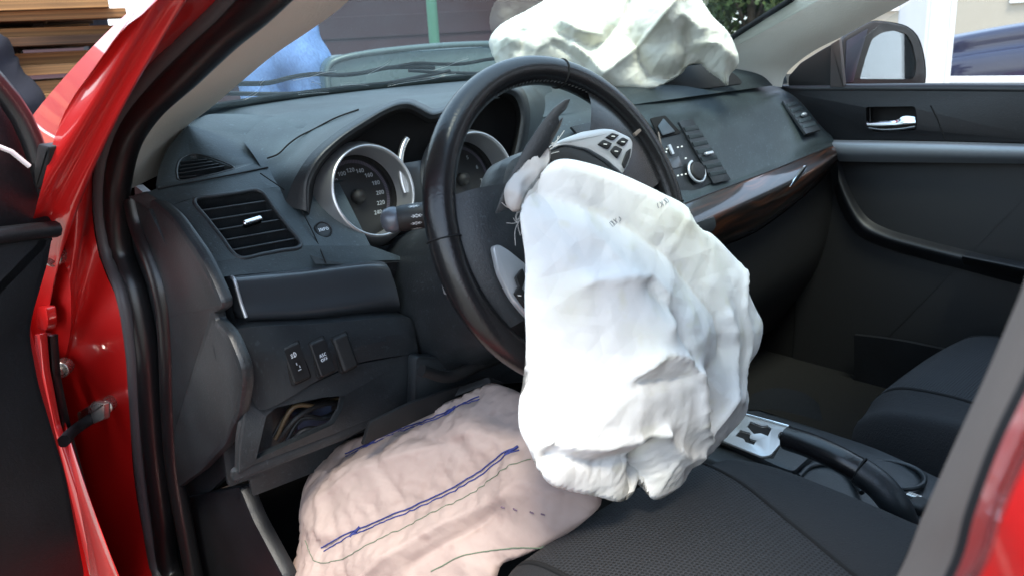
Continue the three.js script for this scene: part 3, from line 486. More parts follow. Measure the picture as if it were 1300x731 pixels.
{ // driver side face: crest, vent panel, down to the glossy trim
  const crest = Zs(-0.362, [[186, 245], [200, 239], [250, 230], [300, 220.5], [346, 211], [400, 215], [470, 215]]);
  const vt = [onZ(214, 262, -0.332), onZ(243, 252, -0.328), onZ(287, 246, -0.328), onZ(330, 240, -0.328), onZ(372, 236, -0.326), onZ(430, 232, -0.325)];
  const vb = [onZ(263, 334, -0.255), onZ(302, 328, -0.250), onZ(345, 320, -0.250), onZ(385, 312, -0.250), onZ(414, 312, -0.25), onZ(470, 312, -0.25)];
  const tt = Zs(-0.238, [[280, 352], [294, 350], [380, 342], [480, 331], [520, 330]]);
  const g = [loft([crest, vt], 60, 6, false), loft([[vt[0], vb[0]], [vt[1], vb[1]]], 20, 4, false), loft([[vt[3], vb[3]], [vt[4], vb[4]], [vt[5], vb[5]]], 20, 4, false), loft([vb, tt], 40, 4, false)];
  mesh('vent_panel', creased(mergeVertices(merge(g.map((q) => q)), 1e-4), 0.5), M.pad, car);
  // side lip where the face turns into the end of the dashboard
  const edge = [onZ(186, 245, -0.362), onZ(214, 262, -0.332), onZ(240, 298, -0.29), onZ(263, 334, -0.255), onZ(280, 352, -0.238), onZ(292, 385, -0.23), onZ(300, 412, -0.225)];
  const edge2 = edge.map((p) => p.clone().add(V(-0.012, -0.006, -0.035)));
  mesh('vent_panel_side', loft([edge, edge2], 30, 2, false), M.padLow, car);
  mesh('panel_seam', seamTube(Zs(-0.360, [[200, 240], [250, 230.3], [300, 220.8], [340, 212.5]]).map((p) => toEye(p, 0.001)), 0.001), M.matt, car);
  mesh('panel_seam', seamTube([onZ(330, 220, -0.340), onZ(368, 248, -0.310), onZ(392, 285, -0.272), onZ(414, 335, -0.236)].map((p) => toEye(p, 0.0006)), 0.0008), M.matt, car);
  // the vent itself
  const v = group('side_vent', car), A = [vt[1], vt[3], vb[3], vb[1]];
  const n = A[1].clone().sub(A[0]).cross(A[3].clone().sub(A[0])).normalize(); if (n.dot(EYE.clone().sub(A[0])) < 0) n.negate();
  mesh('recess', plate(A.map((p, i) => p.clone().addScaledVector(n, -0.05).add(V([-0.04, 0.04, 0.04, -0.04][i], [0.03, 0.03, -0.03, -0.03][i], 0))), 0.004, { bevel: 0 }), M.padLow, v);
  mesh('duct', gridGeo([[...A, A[0]].map((p) => p.clone()), [...A, A[0]].map((p) => p.clone().addScaledVector(n, -0.05))]), M.padLow, v);
  mesh('surround', tubeGeo([0, 1, 2, 3].flatMap((i) => [0.06, 0.35, 0.65, 0.94].map((t) => A[i].clone().lerp(A[(i + 1) % 4], t))).map((p) => p.clone().addScaledVector(n, -0.0015)), 0.0028, 120, 8, true), M.padLow, v);
  const B = (u, w, o = 0) => A[0].clone().lerp(A[1], u).lerp(A[3].clone().lerp(A[2], u), w).addScaledVector(n, o);
  for (let i = 1; i <= 5; i++) {
    const w = i / 6; mesh('slat', thicken(gridGeo([[B(0.005, w, -0.005), B(0.995, w, -0.005)], [B(0.005, w + 0.05, -0.023), B(0.995, w + 0.05, -0.023)]]), 0.002), M.padLow, v);
    mesh('slat_edge', tubeGeo([B(0.005, w, -0.005), B(0.995, w, -0.005)], 0.0015, 2, 6), M.padLow, v);
  }
  for (let i = 1; i <= 9; i++) mesh('vane', plate([B(i / 10, 0.02, -0.024), B(i / 10, 0.98, -0.024), B(i / 10, 0.98, -0.044), B(i / 10, 0.02, -0.044)], 0.0015, { bevel: 0, r: 0.0002, n: V(-1, 0, 0.1) }), M.black, v);
  mesh('tab', boxAt(0.026, 0.007, 0.010, 0.003, frame(B(0.53, 0.52, 0.002), n, V(-0.08, 1, 0))), M.chrome, v, 'bright chrome vent tab');
  // small round information button
  const b = group('information_button', car), bp = onZ(410, 292, -0.268), bn = V(0, 0.6, 0.8);
  mesh('bezel', latheAt([[0.0001, -0.002], [0.0085, -0.002], [0.0095, 0.002], [0.0110, 0.0015], [0.0118, -0.004]], 28, frame(bp, bn)), M.black, b);
  const bt = canvasTex(128, 128, (c) => { c.fillStyle = '#141516'; c.fillRect(0, 0, 128, 128); c.fillStyle = '#c8ccd0'; c.font = 'bold 42px sans-serif'; c.textAlign = 'center'; c.fillText('INFO', 64, 78); });
  const disc = new THREE.CircleGeometry(0.0086, 28); disc.applyMatrix4(frame(bp.clone().addScaledVector(bn, 0.0016), bn));
  mesh('face', disc, std(1, 1, 1, 0.5, { map: bt }), b);
}
{ // twin-hump hood over the instruments
  const F = Zs(-0.50, [[306, 176, -0.43], [340, 150], [400, 137], [460, 128], [520, 122], [580, 116], [640, 109], [700, 106]]);
  const Mm = Zs(-0.41, [[326, 204, -0.375], [345, 193, -0.39], [392, 164], [445, 143], [490, 130], [530, 129], [575, 121], [625, 110], [676, 111], [700, 150]]);
  const B0 = Zs(-0.30, [[360, 262, -0.31], [374, 226], [394, 196], [425, 169], [460, 147], [490, 132], [507, 126], [522, 126], [537, 132], [552, 138], [575, 130], [605, 116], [640, 106], [664, 113], [673, 140], [671, 170], [663, 210]]);
  const B1 = Zs(-0.284, [[388, 268], [389, 230], [402, 204], [429, 177], [462, 154.5], [489, 139], [506, 132.5], [520, 132], [534, 138], [549, 145], [572, 138], [602, 124], [638, 112.5], [658, 118], [666, 142], [664, 168], [655, 210]]);
  const B2 = Zs(-0.287, [[392, 272], [393, 234], [406, 208], [432, 181], [465, 159], [489, 145], [506, 138.5], [519, 138], [532, 144], [547, 151], [572, 144], [602, 130], [636, 118], [653, 123], [661, 144], [659, 168], [650, 210]]);
  const B3 = Zs(-0.345, [[404, 272], [405, 236], [416, 212], [440, 187], [470, 164], [491, 150], [506, 144], [518, 143], [530, 149], [545, 156], [570, 149], [600, 135], [632, 124], [648, 129], [655, 147], [653, 170], [645, 210]]);
  mesh('instrument_hood', loft([F, Mm, B0], 140, 8), M.pad, car, 'double humped hood over the instruments');
  mesh('instrument_hood_lip', loft([B0, B1, B2], 140, 4), M.padLow, car);
  mesh('instrument_hood_lining', loft([B2, B3], 140, 2, false), M.matt, car);
  mesh('panel_seam', seamTube(Zs(-0.40, [[339, 201, -0.372], [352, 196, -0.374], [366, 183, -0.382], [379, 173.5, -0.392], [398, 164, -0.40], [425, 150, -0.402], [455, 139, -0.405]]).map((p) => toEye(p, 0.0015)), 0.0012, 60), M.matt, car);
  // panel that carries the dials
  mesh('instrument_face', plate(Zs(-0.345, [[396, 330], [398, 240], [412, 210], [438, 183], [470, 158], [508, 138], [540, 150], [600, 130], [650, 122], [660, 150], [660, 330]]), 0.004, { bevel: 0 }), M.matt, car);
  mesh('instrument_base', loft([Zs(-0.345, [[396, 300], [440, 325], [500, 322], [540, 300]]), Zs(-0.27, [[380, 300], [430, 322], [500, 324], [540, 316]]), Zs(-0.235, [[400, 335], [450, 336], [500, 333], [540, 330]])], 30, 5), M.black, car);
}
// dials
const dialTex = (nums, redA) => canvasTex(512, 512, (c) => {
  c.fillStyle = '#0b0b0d'; c.fillRect(0, 0, 512, 512); c.translate(256, 256);
  c.strokeStyle = '#4a4550'; c.lineWidth = 22; c.beginPath(); c.arc(0, 0, 222, Math.PI * 0.75, Math.PI * 2.25); c.stroke();
  c.strokeStyle = '#15151a'; c.lineWidth = 3; for (let i = 0; i <= 96; i++) { const a = Math.PI * (0.75 + 1.5 * i / 96); c.beginPath(); c.moveTo(211 * Math.cos(a), 211 * Math.sin(a)); c.lineTo(234 * Math.cos(a), 234 * Math.sin(a)); c.stroke(); }
  c.fillStyle = '#8e9398'; c.font = 'bold 36px sans-serif'; c.textAlign = 'center'; c.textBaseline = 'middle';
  nums.forEach((s, i) => { const a = Math.PI * (0.75 + 1.5 * i / (nums.length - 1)); c.fillText(s, 168 * Math.cos(a), 168 * Math.sin(a)); });
});
function gauge(name, px, py, z, nums, label) {
  const g = group(name, car), n = V(0, Math.sin(rad(16)), Math.cos(rad(16))), p = onZ(px, py, z), m = frame(p, n);
  mesh('ring', latheAt([[0.0545, -0.012], [0.0565, 0.020], [0.0575, 0.0245], [0.0595, 0.0255], [0.0620, 0.023], [0.0695, 0.002], [0.0740, -0.02]], 64, m), M.silver, g, 'satin silver ring round the dial');
  mesh('well', latheAt([[0.0555, -0.012], [0.0545, -0.03]], 48, m), M.matt, g);
  const d = new THREE.CircleGeometry(0.0555, 48); d.applyMatrix4(frame(p.clone().addScaledVector(n, -0.024), n));
  mesh('dial', d, std(1, 1, 1, 0.55, { map: dialTex(nums) }), g);
  const a = Math.PI * 1.18, q = new THREE.Matrix4().makeRotationZ(a), nd = new THREE.BufferGeometry();
  const needle = boxAt(0.018, 0.0026, 0.0014, 0.0006); needle.translate(0.040, 0, -0.0195); needle.applyMatrix4(q); needle.applyMatrix4(m);
  mesh('needle', needle, M.needle, g, 'red needle');
  mesh('hub_cap', latheAt([[0.0001, -0.012], [0.008, -0.013], [0.010, -0.023]], 24, m), M.black, g);
  return g;
}
gauge('speedometer', 464, 246, -0.302, ['0', '20', '40', '60', '80', '100', '120', '140', '160', '180', '200', '220', '240']);
gauge('rev_counter', 598, 224, -0.302, ['0', '1', '2', '3', '4', '5', '6', '7', '8']);
{ // bright arc round the display between the dials
  const n = V(0, Math.sin(rad(16)), Math.cos(rad(16))), c = onZ(540, 228, -0.305), m = frame(c, n), pts = [];
  for (let i = 0; i <= 14; i++) { const a = rad(lerp(118, 192, i / 14)); pts.push(V(0.046 * Math.cos(a), 0.066 * Math.sin(a), 0.012).applyMatrix4(m)); }
  mesh('display_surround', tubeGeo(pts, 0.0042, 40, 8), M.silver, car);
  mesh('display', plate([V(-0.03, -0.03, -0.02), V(0.03, -0.03, -0.02), V(0.03, 0.03, -0.02), V(-0.03, 0.03, -0.02)].map((p) => p.applyMatrix4(m)), 0.003, { r: 0.006 }), M.piano, car);
}
{ // glossy trim, driver side
  const a = Zs(-0.236, [[294, 351], [380, 342], [478, 331.5], [488, 333]]), b = Zs(-0.2265, [[297, 355], [380, 348], [480, 337], [494, 341]]), c = Zs(-0.2205, [[306, 385], [390, 378], [490, 363], [503, 366]]), d = Zs(-0.2165, [[312, 402], [392, 397], [498, 383], [507, 384]]), e = Zs(-0.235, [[314, 411], [392, 408], [500, 396], [508, 396]]);
  mesh('dash_trim', loft([a, b, c, d, e], 50, 5), M.piano, car, 'glossy black trim beside the steering column');
  const s = [a[0], b[0], c[0], d[0], e[0]];
  mesh('dash_trim_end', loft([s, s.map((p) => p.clone().add(V(-0.006, -0.002, -0.04)))], 20, 2, false), M.piano, car);
  mesh('dash_trim_edge', tubeGeo([a[0], b[0], c[0], d[0]].map((p) => p.clone().add(V(-0.001, 0, 0.002))), 0.0022, 24, 6), M.satin, car, 'thin bright edge of the dash trim');
  const s2 = [a[3], b[3], c[3], d[3], e[3]];
  mesh('dash_trim_end', loft([s2, s2.map((p) => p.clone().add(V(0.004, -0.002, -0.04)))], 20, 2, false), M.piano, car);
  mesh('trim_gap', loft([Zs(-0.245, [[286, 350], [400, 340], [520, 328]]), Zs(-0.255, [[300, 430], [400, 425], [540, 410]])], 10, 2, false), M.padLow, car);
}
{ // end of the dashboard in the doorway
  const cap = [[160, 250], [178, 244], [196, 255], [218, 275], [251, 322], [270, 360], [280, 385], [279, 394], [270, 399], [271, 406], [288, 424], [305, 466], [307, 490], [301, 530], [285, 566], [255, 598], [222, 622], [200, 610], [190, 500], [178, 400], [165, 320]];
  mesh('dash_end_panel', plate(Xs(-0.692, cap), 0.016, { bevel: 0.006, r: 0.012 }), M.padLow, car, 'black end panel of the dashboard in the doorway');
  mesh('dash_end_backing', plate(Xs(-0.66, [[170, 235], [270, 320], [290, 420], [300, 590], [250, 640], [190, 650]]), 0.01, { bevel: 0 }), M.padLow, car);
}
{ // lower panel with the switches; its cover below is gone
  const P = group('switch_panel', car);
  const top = Zs(-0.205, [[297, 420], [310, 416], [400, 411], [521, 404], [526, 410]]), mid = Zs(-0.195, [[303, 455], [318, 450], [405, 448], [524, 428], [530, 440]]), low = Zs(-0.195, [[318, 500], [330, 520], [405, 482], [450, 462], [531, 448]]);
  const bk = top.map((p) => p.clone().add(V(0, 0.004, -0.05)));
  mesh('panel', creased(loft([bk, top, mid, low], 60, 6, false), 0.9), M.padLow, P);
  const eL = [bk[0], top[0], mid[0], low[0]];
  mesh('panel_side', loft([eL, eL.map((p) => p.clone().add(V(-0.012, 0, -0.04)))], 20, 2, false), M.padLow, P);
  // frame round the open fuse box
  const fr = Zs(-0.198, [[318, 500], [330, 519], [405, 483], [450, 463], [531, 447], [540, 470], [528, 505], [470, 532], [430, 549], [318, 592], [302, 604], [303, 560], [311, 512]]);
  mesh('panel_backing', plate(Zs(-0.225, [[304, 470], [345, 470], [345, 600], [306, 612]]), 0.004, { bevel: 0 }), M.padLow, P);
  mesh('fuse_box_frame', plate(fr, 0.012, { bevel: 0.002, r: 0.006, holes: [Zs(-0.198, [[336, 526], [350, 515], [410, 502], [440, 500], [436, 520], [424, 540], [322, 586]])], holeR: 0.004 }), M.padLow, P);
  mesh('lower_lip', plate(Zs(-0.2, [[296, 598], [430, 543], [530, 484], [560, 470], [562, 488], [440, 558], [296, 614]]), 0.012, { bevel: 0.003, r: 0.006 }), M.padLow, P);
  mesh('fuse_box_back', plate(Zs(-0.27, [[300, 500], [480, 440], [500, 560], [320, 630]]), 0.004, { bevel: 0 }), M.padLow, P);
  mesh('dash_backing', plate([V(-0.68, 0.50, -0.30), V(-0.18, 0.50, -0.30), V(-0.18, 0.76, -0.29), V(-0.68, 0.76, -0.29)], 0.006, { bevel: 0 }), M.padLow, P);
  // loose cables inside
  for (let k = 0; k < 7; k++) { const y = 515 + k * 5; mesh('cable', tubeGeo([onZ(345 + k * 4, y + 40 - k * 3, -0.23), onZ(370 + k * 3, y + rr(-8, 8), -0.222 + rr(-0.01, 0.006)), onZ(400 + k * 3, y - 4 + rr(-8, 8), -0.222), onZ(425 + k * 3, y - 14, -0.24)], 0.0022 + 0.0008 * (k % 3), 24, 6), k === 1 ? M.orange : k === 4 ? M.padLow : M.black, P); }
  mesh('fuse_block', boxAt(0.05, 0.03, 0.02, 0.003, new THREE.Matrix4().setPosition(onZ(395, 528, -0.245))), std(0.03, 0.04, 0.07, 0.5), P);
  // three switches
  const pn = V(0, 0.16, 1).normalize(), sp = [[374, 460, 0.0], [406, 453, 1], [435, 447, 2]];
  for (const [px, py, k] of sp) {
    const p = onZ(px, py, -0.1985), m = frame(p, pn, V(-0.12, 1, 0)), s = group('switch', P);
    const w = k ? 0.021 : 0.022, h = k ? 0.044 : 0.046;
    mesh('switch', boxAt(w + 0.004, h + 0.004, 0.008, 0.0035, m.clone()), M.matt, P);
    mesh('switch', boxAt(w, h, 0.014, 0.004, m.clone().multiply(new THREE.Matrix4().makeTranslation(0, 0, k ? 0.002 : -0.001)).multiply(new THREE.Matrix4().makeRotationX(k ? -0.06 : 0))), M.black, P);
    const tx = canvasTex(128, 256, (c) => { c.fillStyle = '#101113'; c.fillRect(0, 0, 128, 256); c.strokeStyle = c.fillStyle = '#c9cdd2'; c.textAlign = 'center';
      if (k === 1) { c.font = 'bold 36px sans-serif'; c.fillText('ASC', 64, 118); c.fillText('OFF', 64, 154); }
      if (k === 0) { c.lineWidth = 6; c.beginPath(); c.arc(60, 60, 17, -Math.PI / 2, Math.PI / 2); c.lineTo(60, 43); c.stroke(); for (let i = 0; i < 3; i++) { c.beginPath(); c.moveTo(50, 48 + i * 12); c.lineTo(32, 53 + i * 12); c.stroke(); } c.fillStyle = '#050505'; c.fillRect(36, 110, 56, 110); c.fillStyle = '#9aa0a6'; c.fillRect(52, 122, 8, 20); c.fillRect(70, 150, 8, 20); c.fillRect(50, 180, 30, 7); } });
    if (k !== 2) { const f = new THREE.PlaneGeometry(w * 0.86, h * 0.86); f.applyMatrix4(m.clone().multiply(new THREE.Matrix4().makeTranslation(0, 0, k ? 0.0094 : 0.0064)).multiply(new THREE.Matrix4().makeRotationX(k ? -0.06 : 0))); mesh('switch_print', f, std(1, 1, 1, 0.5, { map: tx }), P); }
    P.remove(s);
  }
}
{ // knee panel under the column, kick panel, release lever, pedals
  mesh('knee_panel', plate(Zs(-0.175, [[528, 452], [600, 455], [640, 440], [730, 415], [730, 480], [620, 490], [560, 512], [526, 524]]), 0.02, { bevel: 0.004, r: 0.008 }), M.padLow, car);
  mesh('knee_panel_lining', plate(Zs(-0.15, [[470, 536], [520, 512], [620, 478], [640, 486], [560, 520], [460, 566]]), 0.006, { bevel: 0.001 }), M.black, car);
  mesh('bracket', tubeGeo(Zs(-0.14, [[535, 470], [570, 478], [610, 462], [640, 452]]), 0.008, 20, 6), M.black, car);
  mesh('kick_panel', plate(Xs(-0.665, [[205, 640], [240, 630], [303, 618], [320, 660], [360, 735], [365, 800], [210, 800]]), 0.02, { bevel: 0.004, r: 0.01 }), M.doorP, car);
  const r = group('bonnet_release', car);
  mesh('lever', plate(Xs(-0.655, [[275, 668], [296, 662], [300, 680], [297, 697], [280, 704], [276, 690]]), 0.018, { bevel: 0.004, r: 0.006, lift: 0.008 }), M.doorP, r);
  mesh('footwell_edge', tubeGeo([onX(304, 622, -0.655), onX(325, 665, -0.65), onX(352, 735, -0.64)], 0.0022, 12, 6), M.black, car);
  for (const [x, w] of [[-0.42, 0.10], [-0.25, 0.06]]) { const p = group('pedal', car); mesh('pad', boxAt(w, 0.06, 0.02, 0.006, new THREE.Matrix4().makeRotationX(-0.7).setPosition(x, 0.36, -0.50)), M.rubber, p); mesh('arm', tubeGeo([V(x, 0.36, -0.51), V(x, 0.5, -0.56), V(x, 0.66, -0.55)], 0.009, 10, 6), M.matt, p); }
}
{ // column cover and stalk
  const n = V(0, Math.sin(rad(20)), Math.cos(rad(20))), c0 = V(-0.36, 0.82, 0), ring = (d, rx, ry, dy) => Array.from({ length: 25 }, (_, i) => { const a = i / 24 * Math.PI * 2 + Math.PI / 2; const e = V(0, Math.cos(rad(20)), -Math.sin(rad(20))); const sx = Math.sign(Math.cos(a)) * Math.abs(Math.cos(a)) ** 0.7, sy = Math.sign(Math.sin(a)) * Math.abs(Math.sin(a)) ** 0.7; return c0.clone().addScaledVector(n, -d).add(V(rx * sx, 0, 0)).addScaledVector(e, ry * sy + dy); });
  mesh('column_cover', gridGeo([ring(0.03, 0.03, 0.03, 0), ring(0.032, 0.055, 0.055, -0.01), ring(0.05, 0.062, 0.065, -0.015), ring(0.14, 0.075, 0.095, -0.04), ring(0.24, 0.085, 0.105, -0.05), ring(0.34, 0.085, 0.105, -0.05)]), M.padLow, car);
  const s = group('light_stalk', car);
  const a = V(-0.415, 0.835, -0.085), tip = onZ(485, 281, -0.145), dir = tip.clone().sub(a).normalize();
  mesh('arm', tubeGeo([a, a.clone().lerp(tip, 0.45)], 0.011, 8, 12), M.black, s);
  const m = frame(a.clone().lerp(tip, 0.35), dir), L = a.distanceTo(tip);
  mesh('knob', latheAt([[0.001, 0], [0.0125, 0.001], [0.0145, 0.006], [0.0145, L * 0.48], [0.0135, L * 0.50]], 28, m), M.black, s);
  const tx = canvasTex(256, 128, (c) => { c.fillStyle = '#0e0e10'; c.fillRect(0, 0, 256, 128); c.strokeStyle = c.fillStyle = '#cfd3d6'; c.lineWidth = 5; for (const [x, y] of [[70, 40], [150, 40], [220, 44], [110, 92], [190, 92]]) { c.beginPath(); c.arc(x, y, 8, 0, 6.3); c.stroke(); for (let i = 0; i < 8; i++) { const q = i * Math.PI / 4; c.beginPath(); c.moveTo(x + 12 * Math.cos(q), y + 12 * Math.sin(q)); c.lineTo(x + 17 * Math.cos(q), y + 17 * Math.sin(q)); c.stroke(); } } });
  tx.wrapS = tx.wrapT = THREE.RepeatWrapping; tx.repeat.set(3, 1);
  const cyl = new THREE.CylinderGeometry(0.0149, 0.0149, L * 0.42, 32, 1, true); cyl.rotateX(Math.PI / 2); cyl.translate(0, 0, L * 0.25); cyl.applyMatrix4(m);
  mesh('markings', cyl, std(1, 1, 1, 0.5, { map: tx }), s);
  mesh('tip', latheAt([[0.0135, L * 0.50], [0.0148, L * 0.515], [0.0148, L * 0.57], [0.0125, L * 0.63], [0.006, L * 0.66], [0.0005, L * 0.665]], 28, m), std(0.10, 0.11, 0.13, 0.30, { metalness: 0.3 }), s);
  mesh('key_tag', plate(Zs(-0.09, [[560, 351], [564, 351], [571, 374], [566, 374]]), 0.004, { r: 0.001, bevel: 0.0005 }), M.satin, car);
  mesh('ignition_barrel', plate(Zs(-0.09, [[569, 375], [573, 375], [581, 391], [578, 392]]), 0.006, { r: 0.001, bevel: 0.0005 }), M.chrome, car);
}
// ------------------------------------------------------------------ centre stack and passenger side
{
  const top = Zs(-0.365, [[660, 165], [735, 150], [800, 140], [850, 137], [900, 130], [960, 120], [1000, 116], [1045, 150, -0.30]]);
  const r1 = Zs(-0.335, [[660, 190], [735, 172], [800, 158], [860, 150], [905, 147], [960, 135], [1004, 124, -0.332], [1049, 162, -0.28]]);
  const r2 = Zs(-0.255, [[660, 290], [740, 275], [820, 262], [862, 250], [920, 232], [980, 207], [1025, 180, -0.250], [1058, 176, -0.245]]);
  const r3 = Zs(-0.240, [[660, 310], [740, 292], [820, 275], [864, 260], [922, 238], [992, 211.5], [1034, 194], [1060, 184]]);
  const top0 = top.map((p) => V(p.x, Math.max(p.y + 0.012, 0.908), p.z - 0.06));
  mesh('passenger_dash', loft([top0, top, r1, r2, r3], 90, 8), M.pad, car, 'dark dashboard face in front of the passenger');
  const a = r3.slice(2), w0 = Zs(-0.233, [[820, 279], [866, 263], [924, 241], [994, 215], [1036, 197], [1061, 187]]), w1 = Zs(-0.205, [[830, 305], [880, 285], [938, 262], [1005, 232], [1042, 211], [1063, 195]]), w2 = Zs(-0.215, [[850, 330], [908, 303], [963, 280], [1022, 238], [1048, 216], [1064, 202]]), w3 = Zs(-0.25, [[850, 345], [908, 316], [963, 292], [1022, 248], [1048, 224], [1064, 208]]);
  mesh('dash_trim', loft([a, w0, w1, w2, w3], 70, 5), M.trim, car, 'glossy dark trim with painted brown reflections in front of the passenger');
  mesh('trim_gap', seamTube(r3.slice(2).map((p) => toEye(p, 0.001)), 0.0018, 60), M.padLow, car);
  const g1 = Zs(-0.25, [[840, 345], [908, 317], [963, 293], [1022, 249], [1048, 225], [1064, 209]]), g2 = Zs(-0.26, [[840, 420], [910, 400], [970, 370], [1035, 325], [1055, 300], [1066, 280]]), g3 = Zs(-0.38, [[850, 480], [920, 450], [985, 415], [1045, 365], [1060, 340], [1070, 320]]);
  mesh('glovebox', loft([g1, g2, g3], 40, 6), M.black, car);
  mesh('door_release_flash', plate(Zs(-0.204, [[1003, 238], [1010, 227], [1022, 211], [1026, 209], [1022, 217], [1010, 233]]), 0.003, { r: 0.002, bevel: 0.0008 }), M.chrome, car, 'bright chrome flash on the glossy trim');
  mesh('cup_holder_flap', plate(Zs(-0.198, [[884, 283], [908, 275], [910, 287], [906, 294], [884, 300]]), 0.004, { r: 0.004 }), M.piano, car);
  // controls panel
  const cn = V(-0.06, 0.42, 0.9).normalize(), c0 = onZ(870, 200, -0.287), C = (l, o = 0.004) => l.map(([x, y]) => onP(x, y, c0.clone().addScaledVector(cn, o), cn));
  const S = group('climate_controls', car);
  mesh('panel', plate(C([[832, 176], [868, 168], [872, 176], [905, 232], [862, 252], [852, 240]]), 0.012, { r: 0.006, bevel: 0.002 }), M.padLow, S);
  mesh('cubby', plate(C([[826, 150], [845, 146], [866, 169], [838, 176]], 0.006), 0.004, { r: 0.004 }), M.matt, S);
  mesh('cubby_wall', plate(C([[843, 150], [858, 167], [842, 172], [836, 160]], 0.0105), 0.003, { r: 0.002 }), std(0.05, 0.065, 0.08, 0.35), S);
  const kn = (px, py, r, ring) => { const p = C([[px, py]], 0.006)[0], m = frame(p, cn); mesh('knob', latheAt([[0.001, 0.012], [r * 0.78, 0.012], [r * 0.85, 0.008], [r * 0.9, 0]], 28, m), M.black, S); if (ring) mesh('knob_ring', new THREE.TorusGeometry(r, 0.0026, 10, 40, Math.PI * 1.45).rotateZ(rad(100)).applyMatrix4(m.clone().multiply(new THREE.Matrix4().makeTranslation(0, 0, 0.006))), M.satin, S); };
  kn(882, 219, 0.020, true);
  mesh('lever', plate(C([[849, 184], [852, 183], [857, 195], [854, 196]], 0.010), 0.004, { r: 0.001, bevel: 0.0006 }), M.satin, S);
  mesh('display', plate(C([[848, 203], [862, 198], [867, 211], [852, 215]], 0.0065), 0.003, { r: 0.001, bevel: 0.0005 }), M.piano, S);
  for (const [x, y] of [[842, 190], [847, 189], [861, 187], [866, 186], [871, 201], [861, 223], [866, 222], [871, 221], [846, 193]]) mesh('mark', plate(C([[x - 1, y - 0.8], [x + 1, y - 1], [x + 1.2, y + 0.8], [x - 0.8, y + 1]], 0.0048), 0.001, { bevel: 0, r: 0.0004 }), M.print, S);
  mesh('panel_edge', seamTube(C([[836, 168], [846, 215], [857, 255]], 0.006), 0.0018, 20), M.taupe, S);
  // centre vents and the passenger end vent
  const vent = (name, q, rows, k, lab) => {
    const g = group(name, car), n = q[1].clone().sub(q[0]).cross(q[3].clone().sub(q[0])).normalize(); if (n.dot(EYE.clone().sub(q[0])) < 0) n.negate();
    const B = (u, w, o = 0) => q[0].clone().lerp(q[1], u).lerp(q[3].clone().lerp(q[2], u), w).addScaledVector(n, o + 0.004);
    mesh('recess', plate([B(-0.06, -0.02), B(1.06, -0.02), B(1.06, 1.02), B(-0.06, 1.02)], 0.006, { bevel: 0.001, r: 0.003 }), M.padLow, g);
    for (let i = 1; i < rows; i++) { const w = i / rows; mesh('slat', plate([B(-0.02, w - 0.27 / rows, 0.003), B(1.02, w - 0.27 / rows, 0.003), B(1.02, w + 0.27 / rows, 0.001), B(-0.02, w + 0.27 / rows, 0.001)], 0.003, { bevel: 0.0008, r: 0.0006 }), M.pad, g); }
    mesh('tab', boxAt(k, 0.007, 0.008, 0.003, frame(B(0.5, 0.56, 0.006), n)), M.satin, g); return g;
  };
  vent('centre_vent', C([[862, 156.5], [878, 153.5], [925, 228], [905, 232.5]], 0.004), 8, 0.022);
  vent('centre_vent', C([[726, 163], [748, 158], [818, 236], [796, 244]], 0.004), 8, 0.022);
  vent('end_vent', [onZ(994, 130, -0.325), onZ(1006, 126, -0.328), onZ(1040, 166, -0.252), onZ(1023, 170.5, -0.25)].map((p) => toEye(p, 0.006)), 6, 0.014);
  mesh('panel_seam', seamTube(Zs(-0.372, [[672, 168, -0.372], [735, 151, -0.372], [770, 143, -0.372]]).map((p) => toEye(p, 0.004)), 0.0012), M.matt, car);
  mesh('dash_end_panel', loft([[onZ(1049, 160, -0.28), onZ(1060, 184, -0.24), onZ(1064, 205, -0.22), onZ(1066, 280, -0.26), onZ(1070, 320, -0.36)], [V(0.71, 0.82, -0.34), V(0.71, 0.76, -0.30), V(0.71, 0.70, -0.29), V(0.71, 0.60, -0.31), V(0.71, 0.55, -0.40)]], 20, 3), M.padLow, car);
  mesh('footwell_panel', plate([V(0.715, 0.24, -0.80), V(0.715, 0.24, 0.0), V(0.715, 0.84, -0.30), V(0.715, 0.86, -0.80)], 0.01, { bevel: 0 }), M.carpet, car);
  // passenger airbag lid, blown open
  const lid = onY(890, 100, 0.945);
  mesh('airbag_lid', plate([[832, 116], [840, 98], [868, 84], [905, 80], [935, 94], [945, 106], [900, 112]].map(([x, y]) => onP(x, y, V(0.42, 0.93, -0.40), V(-0.35, 0.35, 0.87).normalize())), 0.008, { r: 0.01, bevel: 0.002 }), M.black, car, 'black flap of the passenger airbag housing');
}

